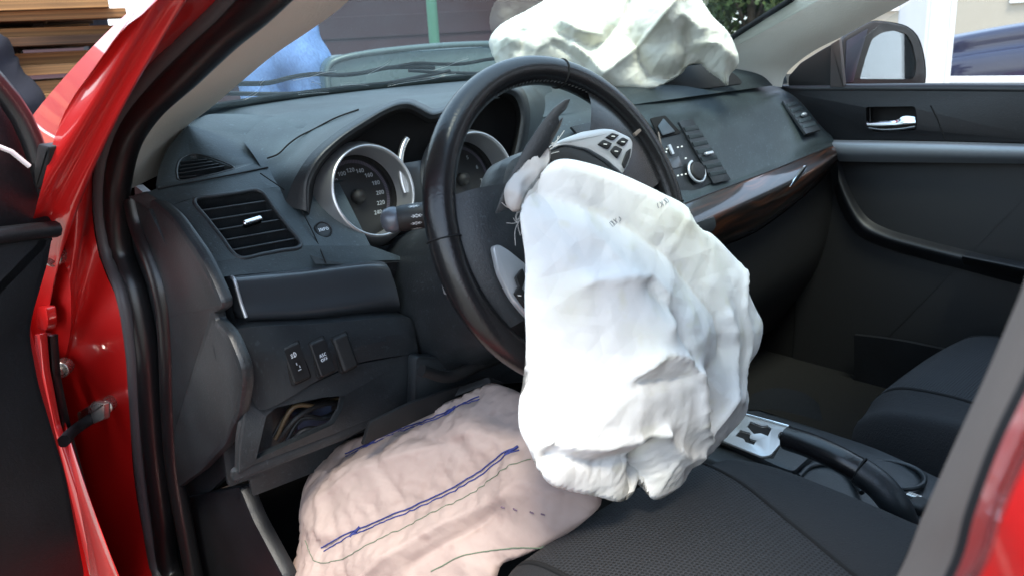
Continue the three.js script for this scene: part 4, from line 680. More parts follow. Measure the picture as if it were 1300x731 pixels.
// ------------------------------------------------------------------ steering wheel, turned a little to the left
const WN = V(0, Math.sin(rad(20)), Math.cos(rad(20))), WC = V(-0.36, 0.82, 0), WM = frame(WC, WN);
{
  const w = group('steering_wheel', car);
  const loc = (x, y, z) => V(x, y, z).applyMatrix4(WM);
  const Wp = (l, o) => l.map(([x, y]) => onP(x, y, WC.clone().addScaledVector(WN, o), WN));
  // rim: oval section, leather, two joints
  const rim = new THREE.TorusGeometry(0.1722, 0.0160, 22, 160); rim.scale(1, 1, 1.12);
  const u = rim.attributes.uv; for (let i = 0; i < u.count; i++) u.setXY(i, u.getX(i) * 1.07, u.getY(i) * 0.11);
  rim.applyMatrix4(WM); mesh('rim', rim, M.leather, w, 'black leather rim');
  for (const a of [176, 74, -4, -110]) { const t = new THREE.TorusGeometry(0.0164, 0.0009, 6, 28); t.rotateX(Math.PI / 2); t.scale(1, 1, 1.12); t.translate(0.1722, 0, 0); t.rotateZ(rad(a)); t.applyMatrix4(WM); mesh('rim_joint', t, M.matt, w); }
  // stitches along the inside of the rim
  const st = []; for (let i = 0; i < 34; i++) { const a = rad(lerp(48, 112, i / 33)), g = boxAt(0.0045, 0.0011, 0.0011, 0.0005); g.rotateZ(0.5); g.translate(0, 0, 0); g.applyMatrix4(new THREE.Matrix4().makeRotationZ(a + Math.PI / 2).setPosition(0.1575 * Math.cos(a), 0.1575 * Math.sin(a), 0.008)); g.applyMatrix4(WM); st.push(g); }
  mesh('stitching', merge(st), std(0.03, 0.03, 0.03, 0.7), w);
  // hub pad and spokes
  const S = (pts, t, o, r, bevel = 0.006) => plate(pts.map(([x, y]) => loc(x, y, o)), t, { r, bevel, n: WN.clone() });
  const ca = (r, a) => [r * Math.cos(rad(a)), r * Math.sin(rad(a))];
  mesh('hub', S([...[140, 120, 95, 70, 50, 30, 10, -20, -50, -80, -110, -140, -165, 172, 158].map((a) => ca(a > 20 && a < 120 ? 0.082 : a > 120 || a < -120 ? 0.118 : 0.095, a))], 0.05, 0.030, 0.02, 0.012), M.padLow, w);
  mesh('spoke', loft([[...[162, 172, 184, 198, 214].map((a) => loc(...ca(0.166, a), 0.004))], [...[158, 170, 184, 200, 218].map((a) => loc(...ca(0.14, a), 0.020))], [...[152, 166, 184, 202, 224].map((a) => loc(...ca(0.105, a), 0.030))]], 24, 6), M.padLow, w);
  mesh('spoke', loft([[...[62, 50, 38, 24, 8].map((a) => loc(...ca(0.166, a), 0.004))], [...[62, 50, 38, 24, 6].map((a) => loc(...ca(0.14, a), 0.018))], [...[66, 52, 38, 22, 2].map((a) => loc(...ca(0.075, a), 0.028))]], 24, 6), M.leather, w);
  for (const b of [-62, -98]) mesh('spoke', loft([[...[b - 9, b, b + 9].map((a) => loc(...ca(0.166, a), 0.002))], [...[b - 10, b, b + 10].map((a) => loc(...ca(0.12, a), 0.012))], [...[b - 14, b, b + 14].map((a) => loc(...ca(0.08, a), 0.016))]], 12, 5), M.padLow, w);
  // silver inserts and their buttons
  mesh('spoke_insert', plate(Wp([[698, 186], [716, 176], [740, 167], [765, 163], [778, 163.5], [800, 174], [804, 180], [803, 196], [797, 212], [791, 221], [786, 216], [770, 202], [748, 189], [722, 184]], 0.040), 0.008, { r: 0.006, bevel: 0.002, n: WN.clone() }), M.satin, w, 'silver insert with four black buttons');
  mesh('spoke_insert', plate(Wp([[627, 312], [634, 310], [646, 317], [672, 338], [690, 380], [690, 420], [668, 400], [650, 378], [634, 346]], 0.036), 0.008, { r: 0.008, bevel: 0.002, n: WN.clone() }), M.satin, w, 'silver insert half hidden by the airbag');
  mesh('pad_edge', plate(Wp([[697, 192], [715, 184], [742, 190], [766, 204], [786, 220], [790, 228], [784, 236], [740, 215], [700, 206]], 0.0385), 0.03, { r: 0.006, bevel: 0.004, n: WN.clone() }), M.black, w);
  const btn = (l) => mesh('button', plate(Wp(l, 0.0425), 0.004, { r: 0.002, bevel: 0.0008, n: WN.clone() }), M.black, w);
  btn([[770, 174], [778, 168.5], [787, 171.5], [780, 178]]); btn([[784, 180.5], [791, 174], [799, 178], [793, 185.5]]); btn([[760, 183], [767, 177], [778, 182], [773, 189.5]]); btn([[776, 191.5], [782, 184.5], [791, 189.5], [785, 201]]); btn([[791, 208], [797, 192], [802, 188], [800, 200], [794, 214]]);
  btn([[655, 352], [664, 340], [668, 352], [662, 370]]); btn([[654, 372], [660, 362], [668, 372], [668, 392]]);
  for (const [x, y] of [[779, 173], [791.5, 180], [769, 183], [783, 192], [660, 375]]) mesh('button_mark', plate(Wp([[x - 2, y - 0.7], [x + 2, y - 0.2], [x + 2, y + 0.9], [x - 2, y + 0.4]], 0.0434), 0.001, { bevel: 0, r: 0.0003, n: WN.clone() }), M.print, w);
  mesh('rim_badge', plate(Wp([[806, 169], [813, 163], [815, 166], [808, 173]], 0.026), 0.004, { r: 0.001, bevel: 0.0006, n: WN.clone() }), M.taupe, w);
  // torn halves of the pad cover, standing up from the hub
  const fl = [[628, 272], [637, 247], [651, 217], [668, 185], [686, 158], [703, 137], [718, 126], [725, 125], [719, 139], [709, 148], [711, 156], [700, 172], [697, 186], [684, 203], [668, 228], [652, 262]];
  const fn = V(-0.55, 0.1, 0.83).normalize(), fp = WC.clone().addScaledVector(WN, 0.085).add(V(-0.06, 0.06, 0));
  mesh('cover_flap', plate(fl.map(([x, y]) => onP(x, y, fp, fn)), 0.004, { r: 0.002, bevel: 0.001, n: fn.clone() }), M.padLow, w, 'torn plastic flap of the wheel cover');
  mesh('cover_flap', plate([[702, 168], [711, 152], [716, 148], [712, 160], [698, 186], [690, 196], [680, 212], [676, 208]].map(([x, y]) => onP(x, y, fp.clone().addScaledVector(fn, -0.006), fn)), 0.004, { r: 0.002, bevel: 0.001, n: fn.clone() }), std(0.10, 0.10, 0.095, 0.7), w);
}

// ------------------------------------------------------------------ airbags: slack cloth sacks, creased by a small cloth solver
function segDist(px, py, ax, ay, bx, by) { const dx = bx - ax, dy = by - ay, t = clamp(((px - ax) * dx + (py - ay) * dy) / (dx * dx + dy * dy + 1e-12)), qx = ax + dx * t, qy = ay + dy * t; return [Math.hypot(px - qx, py - qy), qx, qy, t]; }
function sack({ outline, p0, n, h = 0.006, front = 0.06, back = 0.05, D = 0.10, excess = 0.08, seed = 1, folds = [], lump = 0.015, lumpL = 0.12, pull = 0.03, pullEdge = 0.15, bend = 0.25, iters = 120, gather = [], smoothN = 1, shape = null, crumple = 0, crumpleL = 1, profile = 0.6 }) {
  n = n.clone().normalize(); const ex = V(0, 1, 0).cross(n).normalize(), ey = n.clone().cross(ex);
  const flat = ([x, y]) => { const q = onP(x, y, p0, n).sub(p0); return [q.dot(ex), q.dot(ey)]; };
  let poly = outline.map(flat);
  poly = new THREE.CatmullRomCurve3(poly.map((p) => V(p[0], p[1], 0)), true, 'centripetal').getSpacedPoints(260).slice(0, 260).map((p) => [p.x, p.y]);
  const F = folds.map((f) => ({ ...f, q: f.pts.map(flat) })), G = gather.map((f) => { const q = f.pts.map(flat), a = q[0], b = q[q.length - 1], L = Math.hypot(b[0] - a[0], b[1] - a[1]); return { ...f, q, dx: (b[0] - a[0]) / L, dy: (b[1] - a[1]) / L }; });
  const near = (x, y) => { let b = [1e9], inside = false; for (let i = 0, j = poly.length - 1; i < poly.length; j = i++) { const [xi, yi] = poly[i], [xj, yj] = poly[j]; if ((yi > y) !== (yj > y) && x < (xj - xi) * (y - yi) / (yj - yi) + xi) inside = !inside; const s = segDist(x, y, xj, yj, xi, yi); if (s[0] < b[0]) b = s; } return { d: b[0], qx: b[1], qy: b[2], inside }; };
  let x0 = 1e9, x1 = -1e9, y0 = 1e9, y1 = -1e9; for (const [x, y] of poly) { x0 = Math.min(x0, x); x1 = Math.max(x1, x); y0 = Math.min(y0, y); y1 = Math.max(y1, y); }
  const nx = Math.ceil((x1 - x0) / h) + 3, ny = Math.ceil((y1 - y0) / h) + 3, X0 = x0 - h, Y0 = y0 - h;
  const info = [], inA = new Uint8Array(nx * ny);
  for (let j = 0; j < ny; j++) for (let i = 0; i < nx; i++) { const r = near(X0 + i * h, Y0 + j * h); info.push(r); if (r.inside && r.d > 0.3 * h) inA[j * nx + i] = 1; }
  const use = new Uint8Array(nx * ny), cells = [];
  for (let j = 0; j < ny - 1; j++) for (let i = 0; i < nx - 1; i++) { const c = [j * nx + i, j * nx + i + 1, (j + 1) * nx + i + 1, (j + 1) * nx + i]; if (c.some((k) => inA[k])) { cells.push(c); c.forEach((k) => (use[k] = 1)); } }
  const fi = new Int32Array(nx * ny).fill(-1), bi = new Int32Array(nx * ny).fill(-1), P = [], UV = [], isB = [];
  const foldAt = (x, y) => { let s = 0; for (const f of F) { let d = 1e9; for (let i = 1; i < f.q.length; i++) d = Math.min(d, segDist(x, y, ...f.q[i - 1], ...f.q[i])[0]); s += f.a * (f.sharp ? Math.exp(-d / f.w) : Math.exp(-(d * d) / (f.w * f.w))); } return s; };
  const cr = [[0.15, 1], [0.095, 0.62], [0.06, 0.38], [0.036, 0.2]].map(([l, a], k) => { const t = noise(seed * 3.7 + k * 5.1, seed * 1.9) * Math.PI * 2 + k * 2.2; return [l * crumpleL, a, Math.cos(t), Math.sin(t), k]; });
  const crump = (x, y) => { let s = 0; for (const [l, a, cx, cy, k] of cr) { const w = 0.22 * (noise(x / l + k * 9 + seed, y / l + 4, k) - 0.5); s += a * (2 * tri2((x * cx + y * cy) / l + w + 40, (y * cx - x * cy) / (l * 2.0) + w + 40, seed * 5 + k) - 1); } return s; };
  const cAmp = typeof crumple === 'function' ? crumple : () => crumple;
  for (let k = 0; k < nx * ny; k++) if (use[k]) {
    const b = !inA[k], r = info[k], x = b ? r.qx : X0 + (k % nx) * h, y = b ? r.qy : Y0 + Math.floor(k / nx) * h, d = b ? 0 : r.d;
    const t = Math.min(d / D, 1), pr = Math.pow(t, profile) * (1.12 - 0.12 * t);
    const lm = lump * (2 * (1 - Math.abs(2 * fbm(x / lumpL + seed * 7.3, y / lumpL + seed * 3.1, seed, 2) - 1)) - 1.2), lm2 = lump * (2 * noise(x / lumpL + seed * 1.3 + 50, y / lumpL, seed) - 1), s = shape ? shape(x, y) : { f: 1, b: 1, mid: 0 };
    fi[k] = P.length / 3; const zf = s.mid + pr * (front * s.f + lm + cAmp(x, y) * crump(x, y)) + foldAt(x, y) * (b ? 0.3 : 1); P.push(x, y, zf); UV.push(x, y); isB.push(b ? 1 : 0);
    if (b) bi[k] = fi[k]; else { bi[k] = P.length / 3; P.push(x, y, s.mid - pr * (back * s.b + lm2 + cAmp(x, y) * crump(x + 0.5, y))); UV.push(x + 3, y); isB.push(0); }
  }
  const N = P.length / 3, q = new Float64Array(P), p = new Float64Array(P), idx = [], C = [];
  const eset = new Set();
  const add = (a, b, k) => { if (a === b || a < 0 || b < 0) return; const key = a < b ? a * N + b : b * N + a; if (eset.has(key)) return; eset.add(key);
    const dx = q[3 * a] - q[3 * b], dy = q[3 * a + 1] - q[3 * b + 1], dz = q[3 * a + 2] - q[3 * b + 2]; let e = typeof excess === 'function' ? excess((q[3 * a] + q[3 * b]) / 2, (q[3 * a + 1] + q[3 * b + 1]) / 2) : excess;
    for (const g of G) { let d = 1e9; const mx = (q[3 * a] + q[3 * b]) / 2, my = (q[3 * a + 1] + q[3 * b + 1]) / 2; for (let i = 1; i < g.q.length; i++) d = Math.min(d, segDist(mx, my, ...g.q[i - 1], ...g.q[i])[0]); const l = Math.hypot(dx, dy) + 1e-9, al = Math.abs(dx * g.dx + dy * g.dy) / l; e += g.e * al * al * Math.exp(-(d * d) / (g.w * g.w)); }
    C.push([a, b, Math.hypot(dx, dy, dz) * (1 + e), k]); };
  for (const L of [fi, bi]) {
    for (const [a, b, c, d] of cells) { const A = L[a], B = L[b], Cc = L[c], Dd = L[d]; add(A, B, 1); add(B, Cc, 1); add(Cc, Dd, 1); add(Dd, A, 1); add(A, Cc, 0.6); add(B, Dd, 0.6); if (L === fi) { idx.push(A, B, Cc, A, Cc, Dd); } else { idx.push(A, Cc, B, A, Dd, Cc); } }
    for (let j = 0; j < ny; j++) for (let i = 0; i < nx; i++) { const k = j * nx + i; if (!use[k]) continue; if (i + 2 < nx && use[k + 1] && use[k + 2]) add(L[k], L[k + 2], bend); if (j + 2 < ny && use[k + nx] && use[k + 2 * nx]) add(L[k], L[k + 2 * nx], bend); }
  }
  const nC = C.length, ca = new Int32Array(nC), cb = new Int32Array(nC), cl = new Float64Array(nC), ck = new Float64Array(nC); C.forEach(([a, b, L, k], i) => { ca[i] = 3 * a; cb[i] = 3 * b; cl[i] = L; ck[i] = 0.5 * k; });
  for (let i = 0; i < N; i++) { p[3 * i + 2] += 0.004 * (noise(p[3 * i] * 60 + seed, p[3 * i + 1] * 60, seed + (i & 1)) - 0.5) + 0.004 * (noise(p[3 * i] * 25 + seed, p[3 * i + 1] * 25, seed + 3) - 0.5); }
  const hold = new Float64Array(N).fill(pull); for (let i = 0; i < N; i++) { if (isB[i]) { hold[i] = pullEdge; continue; } for (const g of G) { let d = 1e9; for (let j = 1; j < g.q.length; j++) d = Math.min(d, segDist(q[3 * i], q[3 * i + 1], ...g.q[j - 1], ...g.q[j])[0]); if (d < 0.007) hold[i] = 0.6; } }
  for (let it = 0; it < iters; it++) {
    const w = it < iters * 0.75 ? 1 : 0.4;
    for (let i = 0; i < N; i++) { const s = hold[i] * w; for (let k = 0; k < 3; k++) p[3 * i + k] += (q[3 * i + k] - p[3 * i + k]) * s; }
    const dirn = it & 1;
    for (let m = 0; m < nC; m++) { const i = dirn ? nC - 1 - m : m, a = ca[i], b = cb[i]; const dx = p[b] - p[a], dy = p[b + 1] - p[a + 1], dz = p[b + 2] - p[a + 2], l = Math.sqrt(dx * dx + dy * dy + dz * dz) + 1e-9, f = ck[i] * (l - cl[i]) / l; p[a] += dx * f; p[a + 1] += dy * f; p[a + 2] += dz * f; p[b] -= dx * f; p[b + 1] -= dy * f; p[b + 2] -= dz * f; }
  }
  // light smoothing to take out grid noise
  for (let sN = 0; sN < smoothN; sN++) { const acc = new Float64Array(N * 3), cnt = new Float64Array(N); for (const [a, b, , k] of C) if (k === 1) { for (let t = 0; t < 3; t++) { acc[3 * a + t] += p[3 * b + t]; acc[3 * b + t] += p[3 * a + t]; } cnt[a]++; cnt[b]++; } for (let i = 0; i < N; i++) if (cnt[i]) for (let t = 0; t < 3; t++) p[3 * i + t] = lerp(p[3 * i + t], acc[3 * i + t] / cnt[i], 0.45); }
  const pos = new Float32Array(N * 3);
  for (let i = 0; i < N; i++) { const v = p0.clone().addScaledVector(ex, p[3 * i]).addScaledVector(ey, p[3 * i + 1]).addScaledVector(n, p[3 * i + 2]); v.toArray(pos, 3 * i); }
  const g = new THREE.BufferGeometry(); g.setAttribute('position', new THREE.BufferAttribute(pos, 3)); g.setAttribute('uv', new THREE.Float32BufferAttribute(UV, 2)); g.setIndex(idx); g.computeVertexNormals();
  // a line drawn in photo pixels -> the same line on the creased front face
  const onFront = (l, lift = 0.0012, m = 50) => {
    const c = new THREE.CatmullRomCurve3(l.map(flat).map(([x, y]) => V(x, y, 0)), false, 'centripetal').getSpacedPoints(m), out = [], nn = g.attributes.normal;
    for (const s of c) { const gx = (s.x - X0) / h, gy = (s.y - Y0) / h, i = Math.floor(gx), j = Math.floor(gy); const ks = [j * nx + i, j * nx + i + 1, (j + 1) * nx + i, (j + 1) * nx + i + 1]; if (ks.some((k) => fi[k] < 0)) continue; const u = gx - i, v = gy - j, w = [(1 - u) * (1 - v), u * (1 - v), (1 - u) * v, u * v], r = V(0, 0, 0), no = V(0, 0, 0); ks.forEach((k, t) => { const a = fi[k]; r.add(V(pos[3 * a], pos[3 * a + 1], pos[3 * a + 2]).multiplyScalar(w[t])); no.add(V(nn.getX(a), nn.getY(a), nn.getZ(a)).multiplyScalar(w[t])); }); out.push(r.addScaledVector(no.normalize(), lift)); }
    return out;
  };
  return { g, onFront };
}
const outN = (g, towards) => g;
// --- driver airbag, hanging out of the steering wheel hub
const dbag = tag(group('driver_airbag', scene), 'large white deflated airbag hanging from the steering wheel', 'airbag');
{
  const out = [[661, 268], [668, 246], [683, 226], [700, 206], [716, 202], [745, 207], [790, 222], [835, 243], [873, 264], [877, 276], [889, 291], [902, 296], [925, 318], [943, 341], [947, 362], [960, 392], [969, 412], [963, 444], [951, 463], [945, 482], [950, 505], [946, 526], [921, 556], [893, 584], [874, 598], [868, 612], [846, 629], [830, 633], [818, 620], [812, 615], [806, 626], [788, 636], [760, 630], [722, 622], [700, 615], [684, 596], [672, 570], [660, 545], [659, 512], [665, 485], [668, 440], [666, 380], [667, 330]];
  const s = sack({ outline: out, p0: V(-0.33, 0.70, 0.115), n: V(-0.10, 0.2, 0.97), h: 0.0042, profile: 0.8, pullEdge: 0.45, front: 0.046, back: 0.04, D: 0.14, excess: (x, y) => 0.006 + 0.05 * sstep(0.0, -0.16, y), seed: 3, lump: 0.003, lumpL: 0.12, pull: 0.12, bend: 0.04, iters: 50, smoothN: 0, crumple: (x, y) => 0.006 + 0.009 * sstep(0.06, -0.12, y), crumpleL: 0.9,
    folds: [
      { pts: [[688, 245], [735, 262], [790, 290], [840, 330], [890, 400], [900, 440]], a: -0.0162, w: 0.0176, sharp: 1 },
      { pts: [[705, 212], [760, 228], [830, 258], [885, 300]], a: 0.0090, w: 0.0160, sharp: 1 },
      { pts: [[725, 358], [765, 352], [796, 352], [812, 372], [815, 410]], a: 0.0108, w: 0.0096, sharp: 1 },
      { pts: [[795, 362], [822, 400], [840, 450]], a: -0.0144, w: 0.0128, sharp: 1 },
      { pts: [[775, 468], [800, 445], [832, 452], [842, 470]], a: 0.0126, w: 0.0080, sharp: 1 },
      { pts: [[778, 480], [812, 478], [838, 474]], a: -0.0126, w: 0.0080, sharp: 1 },
      { pts: [[848, 470], [856, 500], [868, 535], [885, 555]], a: 0.0144, w: 0.0072, sharp: 1 },
      { pts: [[872, 470], [880, 510], [888, 545]], a: -0.0162, w: 0.0112, sharp: 1 },
      { pts: [[905, 400], [915, 440], [910, 500], [890, 545]], a: 0.0144, w: 0.0096, sharp: 1 },
      { pts: [[690, 560], [735, 566], [780, 555], [812, 545]], a: 0.0126, w: 0.0080, sharp: 1 },
      { pts: [[695, 575], [745, 582], [790, 572], [805, 600]], a: -0.0126, w: 0.0096, sharp: 1 },
      { pts: [[800, 560], [800, 590], [812, 612]], a: -0.0198, w: 0.0096, sharp: 1 },
      { pts: [[812, 545], [835, 565], [860, 580], [880, 578]], a: 0.0126, w: 0.0088, sharp: 1 },
      { pts: [[672, 480], [690, 520], [700, 560]], a: -0.0090, w: 0.0112, sharp: 1 },
      { pts: [[940, 345], [930, 390], [938, 440], [930, 500]], a: 0.0108, w: 0.0096, sharp: 1 }] });
  mesh('cloth', s.g, M.bag, dbag);
  // seams and the small ink stamps
  for (const [x, y, a] of [[829, 259, -0.45], [771, 283, -0.5]]) for (let k = 0; k < 6; k++) { const u = x + (k - 2.5) * 3.2 * Math.cos(a), w = y + (k - 2.5) * 3.2 * Math.sin(a); const c = s.onFront([[u - 1.2, w - 3], [u + (k & 1 ? 1.6 : -0.6), w], [u + 0.6, w + 3]], 0.0006, 6); if (c.length > 2) mesh('ink_stamp', tubeGeo(c, 0.0004, 8, 4), std(0.25, 0.25, 0.27, 0.8), dbag); }
  // torn sleeve and loose threads at the hub
  const t = sack({ outline: [[641, 240], [650, 226], [666, 208], [682, 196], [693, 188], [699, 192], [696, 210], [684, 224], [672, 240], [664, 262], [652, 268], [643, 258]], p0: WC.clone().addScaledVector(WN, 0.062).add(V(-0.09, 0.06, 0)), n: V(-0.4, 0.2, 0.9), h: 0.003, front: 0.005, back: 0.005, D: 0.02, excess: 0.15, crumple: 0.010, crumpleL: 0.25, seed: 9, lump: 0.006, lumpL: 0.03, pull: 0.05, bend: 0.15, iters: 80, smoothN: 1 });
  mesh('torn_sleeve', t.g, M.fray, dbag, 'grey torn sleeve of the airbag');
  for (let k = 0; k < 14; k++) { const a = [rr(655, 668), rr(262, 285)], b = k < 6 ? [a[0] - rr(4, 20), a[1] + rr(-12, 14)] : [a[0] - rr(-2, 12), a[1] + rr(5, 34)]; const f = (l) => onP(l[0], l[1], WC.clone().addScaledVector(WN, 0.055), WN); mesh('thread', tubeGeo([f(a), f([lerp(a[0], b[0], 0.5) + rr(-7, 7), lerp(a[1], b[1], 0.5) + rr(-6, 6)]), f(b)], 0.00035, 14, 4), M.fray, dbag); }
  for (let k = 0; k < 7; k++) { const a = [rr(690, 702), rr(186, 198)], b = [a[0] + rr(-4, 22), a[1] - rr(2, 22)]; const f = (l) => onP(l[0], l[1], WC.clone().addScaledVector(WN, 0.062), WN); mesh('thread', tubeGeo([f(a), f([lerp(a[0], b[0], 0.5) + rr(-5, 5), lerp(a[1], b[1], 0.5)]), f(b)], 0.0004, 14, 4), M.fray, dbag); }
}
// --- passenger airbag, heaped on the dashboard
const pbag = tag(group('passenger_airbag', scene), 'crumpled ivory airbag heaped on the dashboard under the windscreen', 'airbag');
{
  const out = [[622, 52], [632, 36], [650, 24], [668, 15], [690, 2], [712, -12], [740, -28], [790, -38], [840, -34], [875, -18], [893, 5], [905, 22], [924, 42], [934, 62], [937, 82], [926, 95], [924, 109], [914, 100], [900, 90], [890, 80], [876, 82], [866, 92], [852, 102], [828, 112], [808, 113], [780, 113], [750, 112], [722, 112], [704, 118], [690, 127], [668, 129], [654, 120], [642, 100], [630, 78]];
  const s = sack({ outline: out, p0: V(0.27, 1.0, -0.46), n: V(-0.72, 0.16, 0.66), h: 0.005, front: 0.066, back: 0.07, D: 0.12, excess: 0.05, seed: 11, lump: 0.010, lumpL: 0.13, pull: 0.16, bend: 0.03, iters: 50, smoothN: 0, crumple: 0.036, crumpleL: 0.8,
    folds: [
      { pts: [[706, 45], [728, 55], [752, 62], [772, 52]], a: -0.0270, w: 0.0144, sharp: 1 },
      { pts: [[715, 34], [740, 48], [765, 50]], a: 0.0252, w: 0.0128, sharp: 1 },
      { pts: [[775, 92], [800, 70], [830, 40], [858, 5], [862, -15]], a: 0.0360, w: 0.0224, sharp: 1 },
      { pts: [[800, 0], [795, 20], [770, 48]], a: -0.0270, w: 0.0128, sharp: 1 },
      { pts: [[640, 60], [662, 42], [690, 38], [705, 55]], a: 0.0180, w: 0.0160, sharp: 1 },
      { pts: [[668, 45], [666, 66]], a: -0.0144, w: 0.0096, sharp: 1 },
      { pts: [[705, 60], [728, 72], [745, 88]], a: -0.0216, w: 0.0112, sharp: 1 },
      { pts: [[730, 64], [750, 78], [765, 98]], a: 0.0234, w: 0.0112, sharp: 1 },
      { pts: [[808, 60], [812, 78], [825, 96], [850, 98]], a: -0.0306, w: 0.0128, sharp: 1 },
      { pts: [[868, 45], [872, 70], [866, 88]], a: -0.0306, w: 0.0128, sharp: 1 },
      { pts: [[862, 28], [885, 40], [915, 45]], a: 0.0198, w: 0.0128, sharp: 1 },
      { pts: [[880, 60], [910, 62], [930, 75]], a: 0.0180, w: 0.0112, sharp: 1 },
      { pts: [[690, 15], [730, 10], [780, 0]], a: -0.0144, w: 0.0160, sharp: 1 }] });
  mesh('cloth', s.g, M.bagPass, pbag);
}
// --- knee airbag, spilling from under the steering column
const kbag = tag(group('knee_airbag', scene), 'limp pinkish knee airbag with blue double stitching below the steering column', 'airbag');
{
  const out = [[623, 487], [640, 491], [661, 500], [690, 520], [720, 560], [745, 600], [763, 636], [740, 662], [700, 688], [655, 708], [636, 716], [628, 735], [590, 760], [470, 790], [350, 800], [352, 770], [366, 733], [381, 690], [383, 650], [389, 615], [403, 590], [420, 573], [438, 560], [452, 555], [490, 541], [540, 521], [580, 505]];
  const A = V(-0.40, 0.62, -0.09), B = V(-0.43, 0.53, 0.09), Cc = V(-0.60, 0.44, -0.27), n = B.clone().sub(A).cross(Cc.clone().sub(A)).negate().normalize(); if (n.dot(EYE.clone().sub(A)) < 0) n.negate();
  const l1 = [[444, 580], [500, 555], [560, 532], [613, 508]], l2 = [[428, 702], [460, 685], [520, 660], [590, 625], [640, 595], [672, 577]], l3 = [[405, 690], [420, 716], [450, 716], [520, 685], [590, 645], [640, 617], [690, 592]];
  const s = sack({ outline: out, p0: Cc.clone().lerp(A, 0.5), n, h: 0.0048, front: 0.030, back: 0.022, D: 0.06, excess: 0.035, seed: 21, lump: 0.007, lumpL: 0.08, pull: 0.07, bend: 0.06, iters: 100, smoothN: 0, profile: 0.75, crumple: 0.013, crumpleL: 0.9,
    gather: [{ pts: l1, e: 0.15, w: 0.022 }, { pts: l2, e: 0.14, w: 0.025 }, { pts: l3, e: 0.10, w: 0.02 }],
    folds: [{ pts: l1, a: -0.0108, w: 0.0128, sharp: 1 }, { pts: l2, a: -0.0126, w: 0.0144, sharp: 1 }, { pts: [[430, 640], [480, 610], [540, 590], [620, 560]], a: 0.0126, w: 0.0280, sharp: 1 },
      { pts: [[505, 575], [510, 605], [530, 640]], a: -0.0090, w: 0.0112, sharp: 1 }, { pts: [[545, 560], [580, 570], [605, 574]], a: -0.0090, w: 0.0096, sharp: 1 }, { pts: [[480, 740], [540, 700], [600, 660], [660, 640]], a: 0.0126, w: 0.0176, sharp: 1 }, { pts: [[540, 720], [600, 680], [640, 655]], a: -0.0144, w: 0.0144, sharp: 1 }] });
  mesh('cloth', s.g, M.bagKnee, kbag);
  const off = (l, d) => { const a = l[0], b = l[l.length - 1], L = Math.hypot(b[0] - a[0], b[1] - a[1]); return l.map(([x, y]) => [x + d * (b[1] - a[1]) / -L, y + d * (b[0] - a[0]) / L]); };
  const st = (l, r, m, nm) => { const c = s.onFront(l, 0.0007, 90); if (c.length > 3) mesh(nm, tubeGeo(c, r, 120, 5), m, kbag); };
  for (const d of [-2.4, 2.4]) { st(off(l1, d), 0.0009, M.blueThread, 'blue_stitching'); st(off(l2, d), 0.0009, M.blueThread, 'blue_stitching'); }
  for (const [x, y] of [[475, 568], [577, 526], [470, 682], [665, 582]]) { st([[x - 6, y + 5], [x, y - 2], [x + 6, y - 8]], 0.0018, M.blueThread, 'thread_knot'); }
  st(l3, 0.0005, M.greenThread, 'green_stitching'); st([[560, 728], [600, 708], [650, 697], [700, 694]], 0.0007, M.greenThread, 'green_stitching');
  for (const x of [655, 670, 688, 700]) st([[x - 1, 650 + (x - 655) * 0.15], [x + 3, 652 + (x - 655) * 0.15]], 0.0009, std(0.15, 0.10, 0.14, 0.8), 'ink_mark');
  // black housing flap behind the bag's upper edge
  mesh('housing_flap', plate([[434, 560], [450, 545], [470, 533], [530, 507], [600, 485], [620, 478], [623, 486], [580, 502], [520, 524], [448, 553]].map(([x, y]) => onP(x, y, Cc.clone().lerp(A, 0.5).addScaledVector(n, -0.012), n)), 0.004, { r: 0.003, bevel: 0.001 }), M.black, kbag);
}

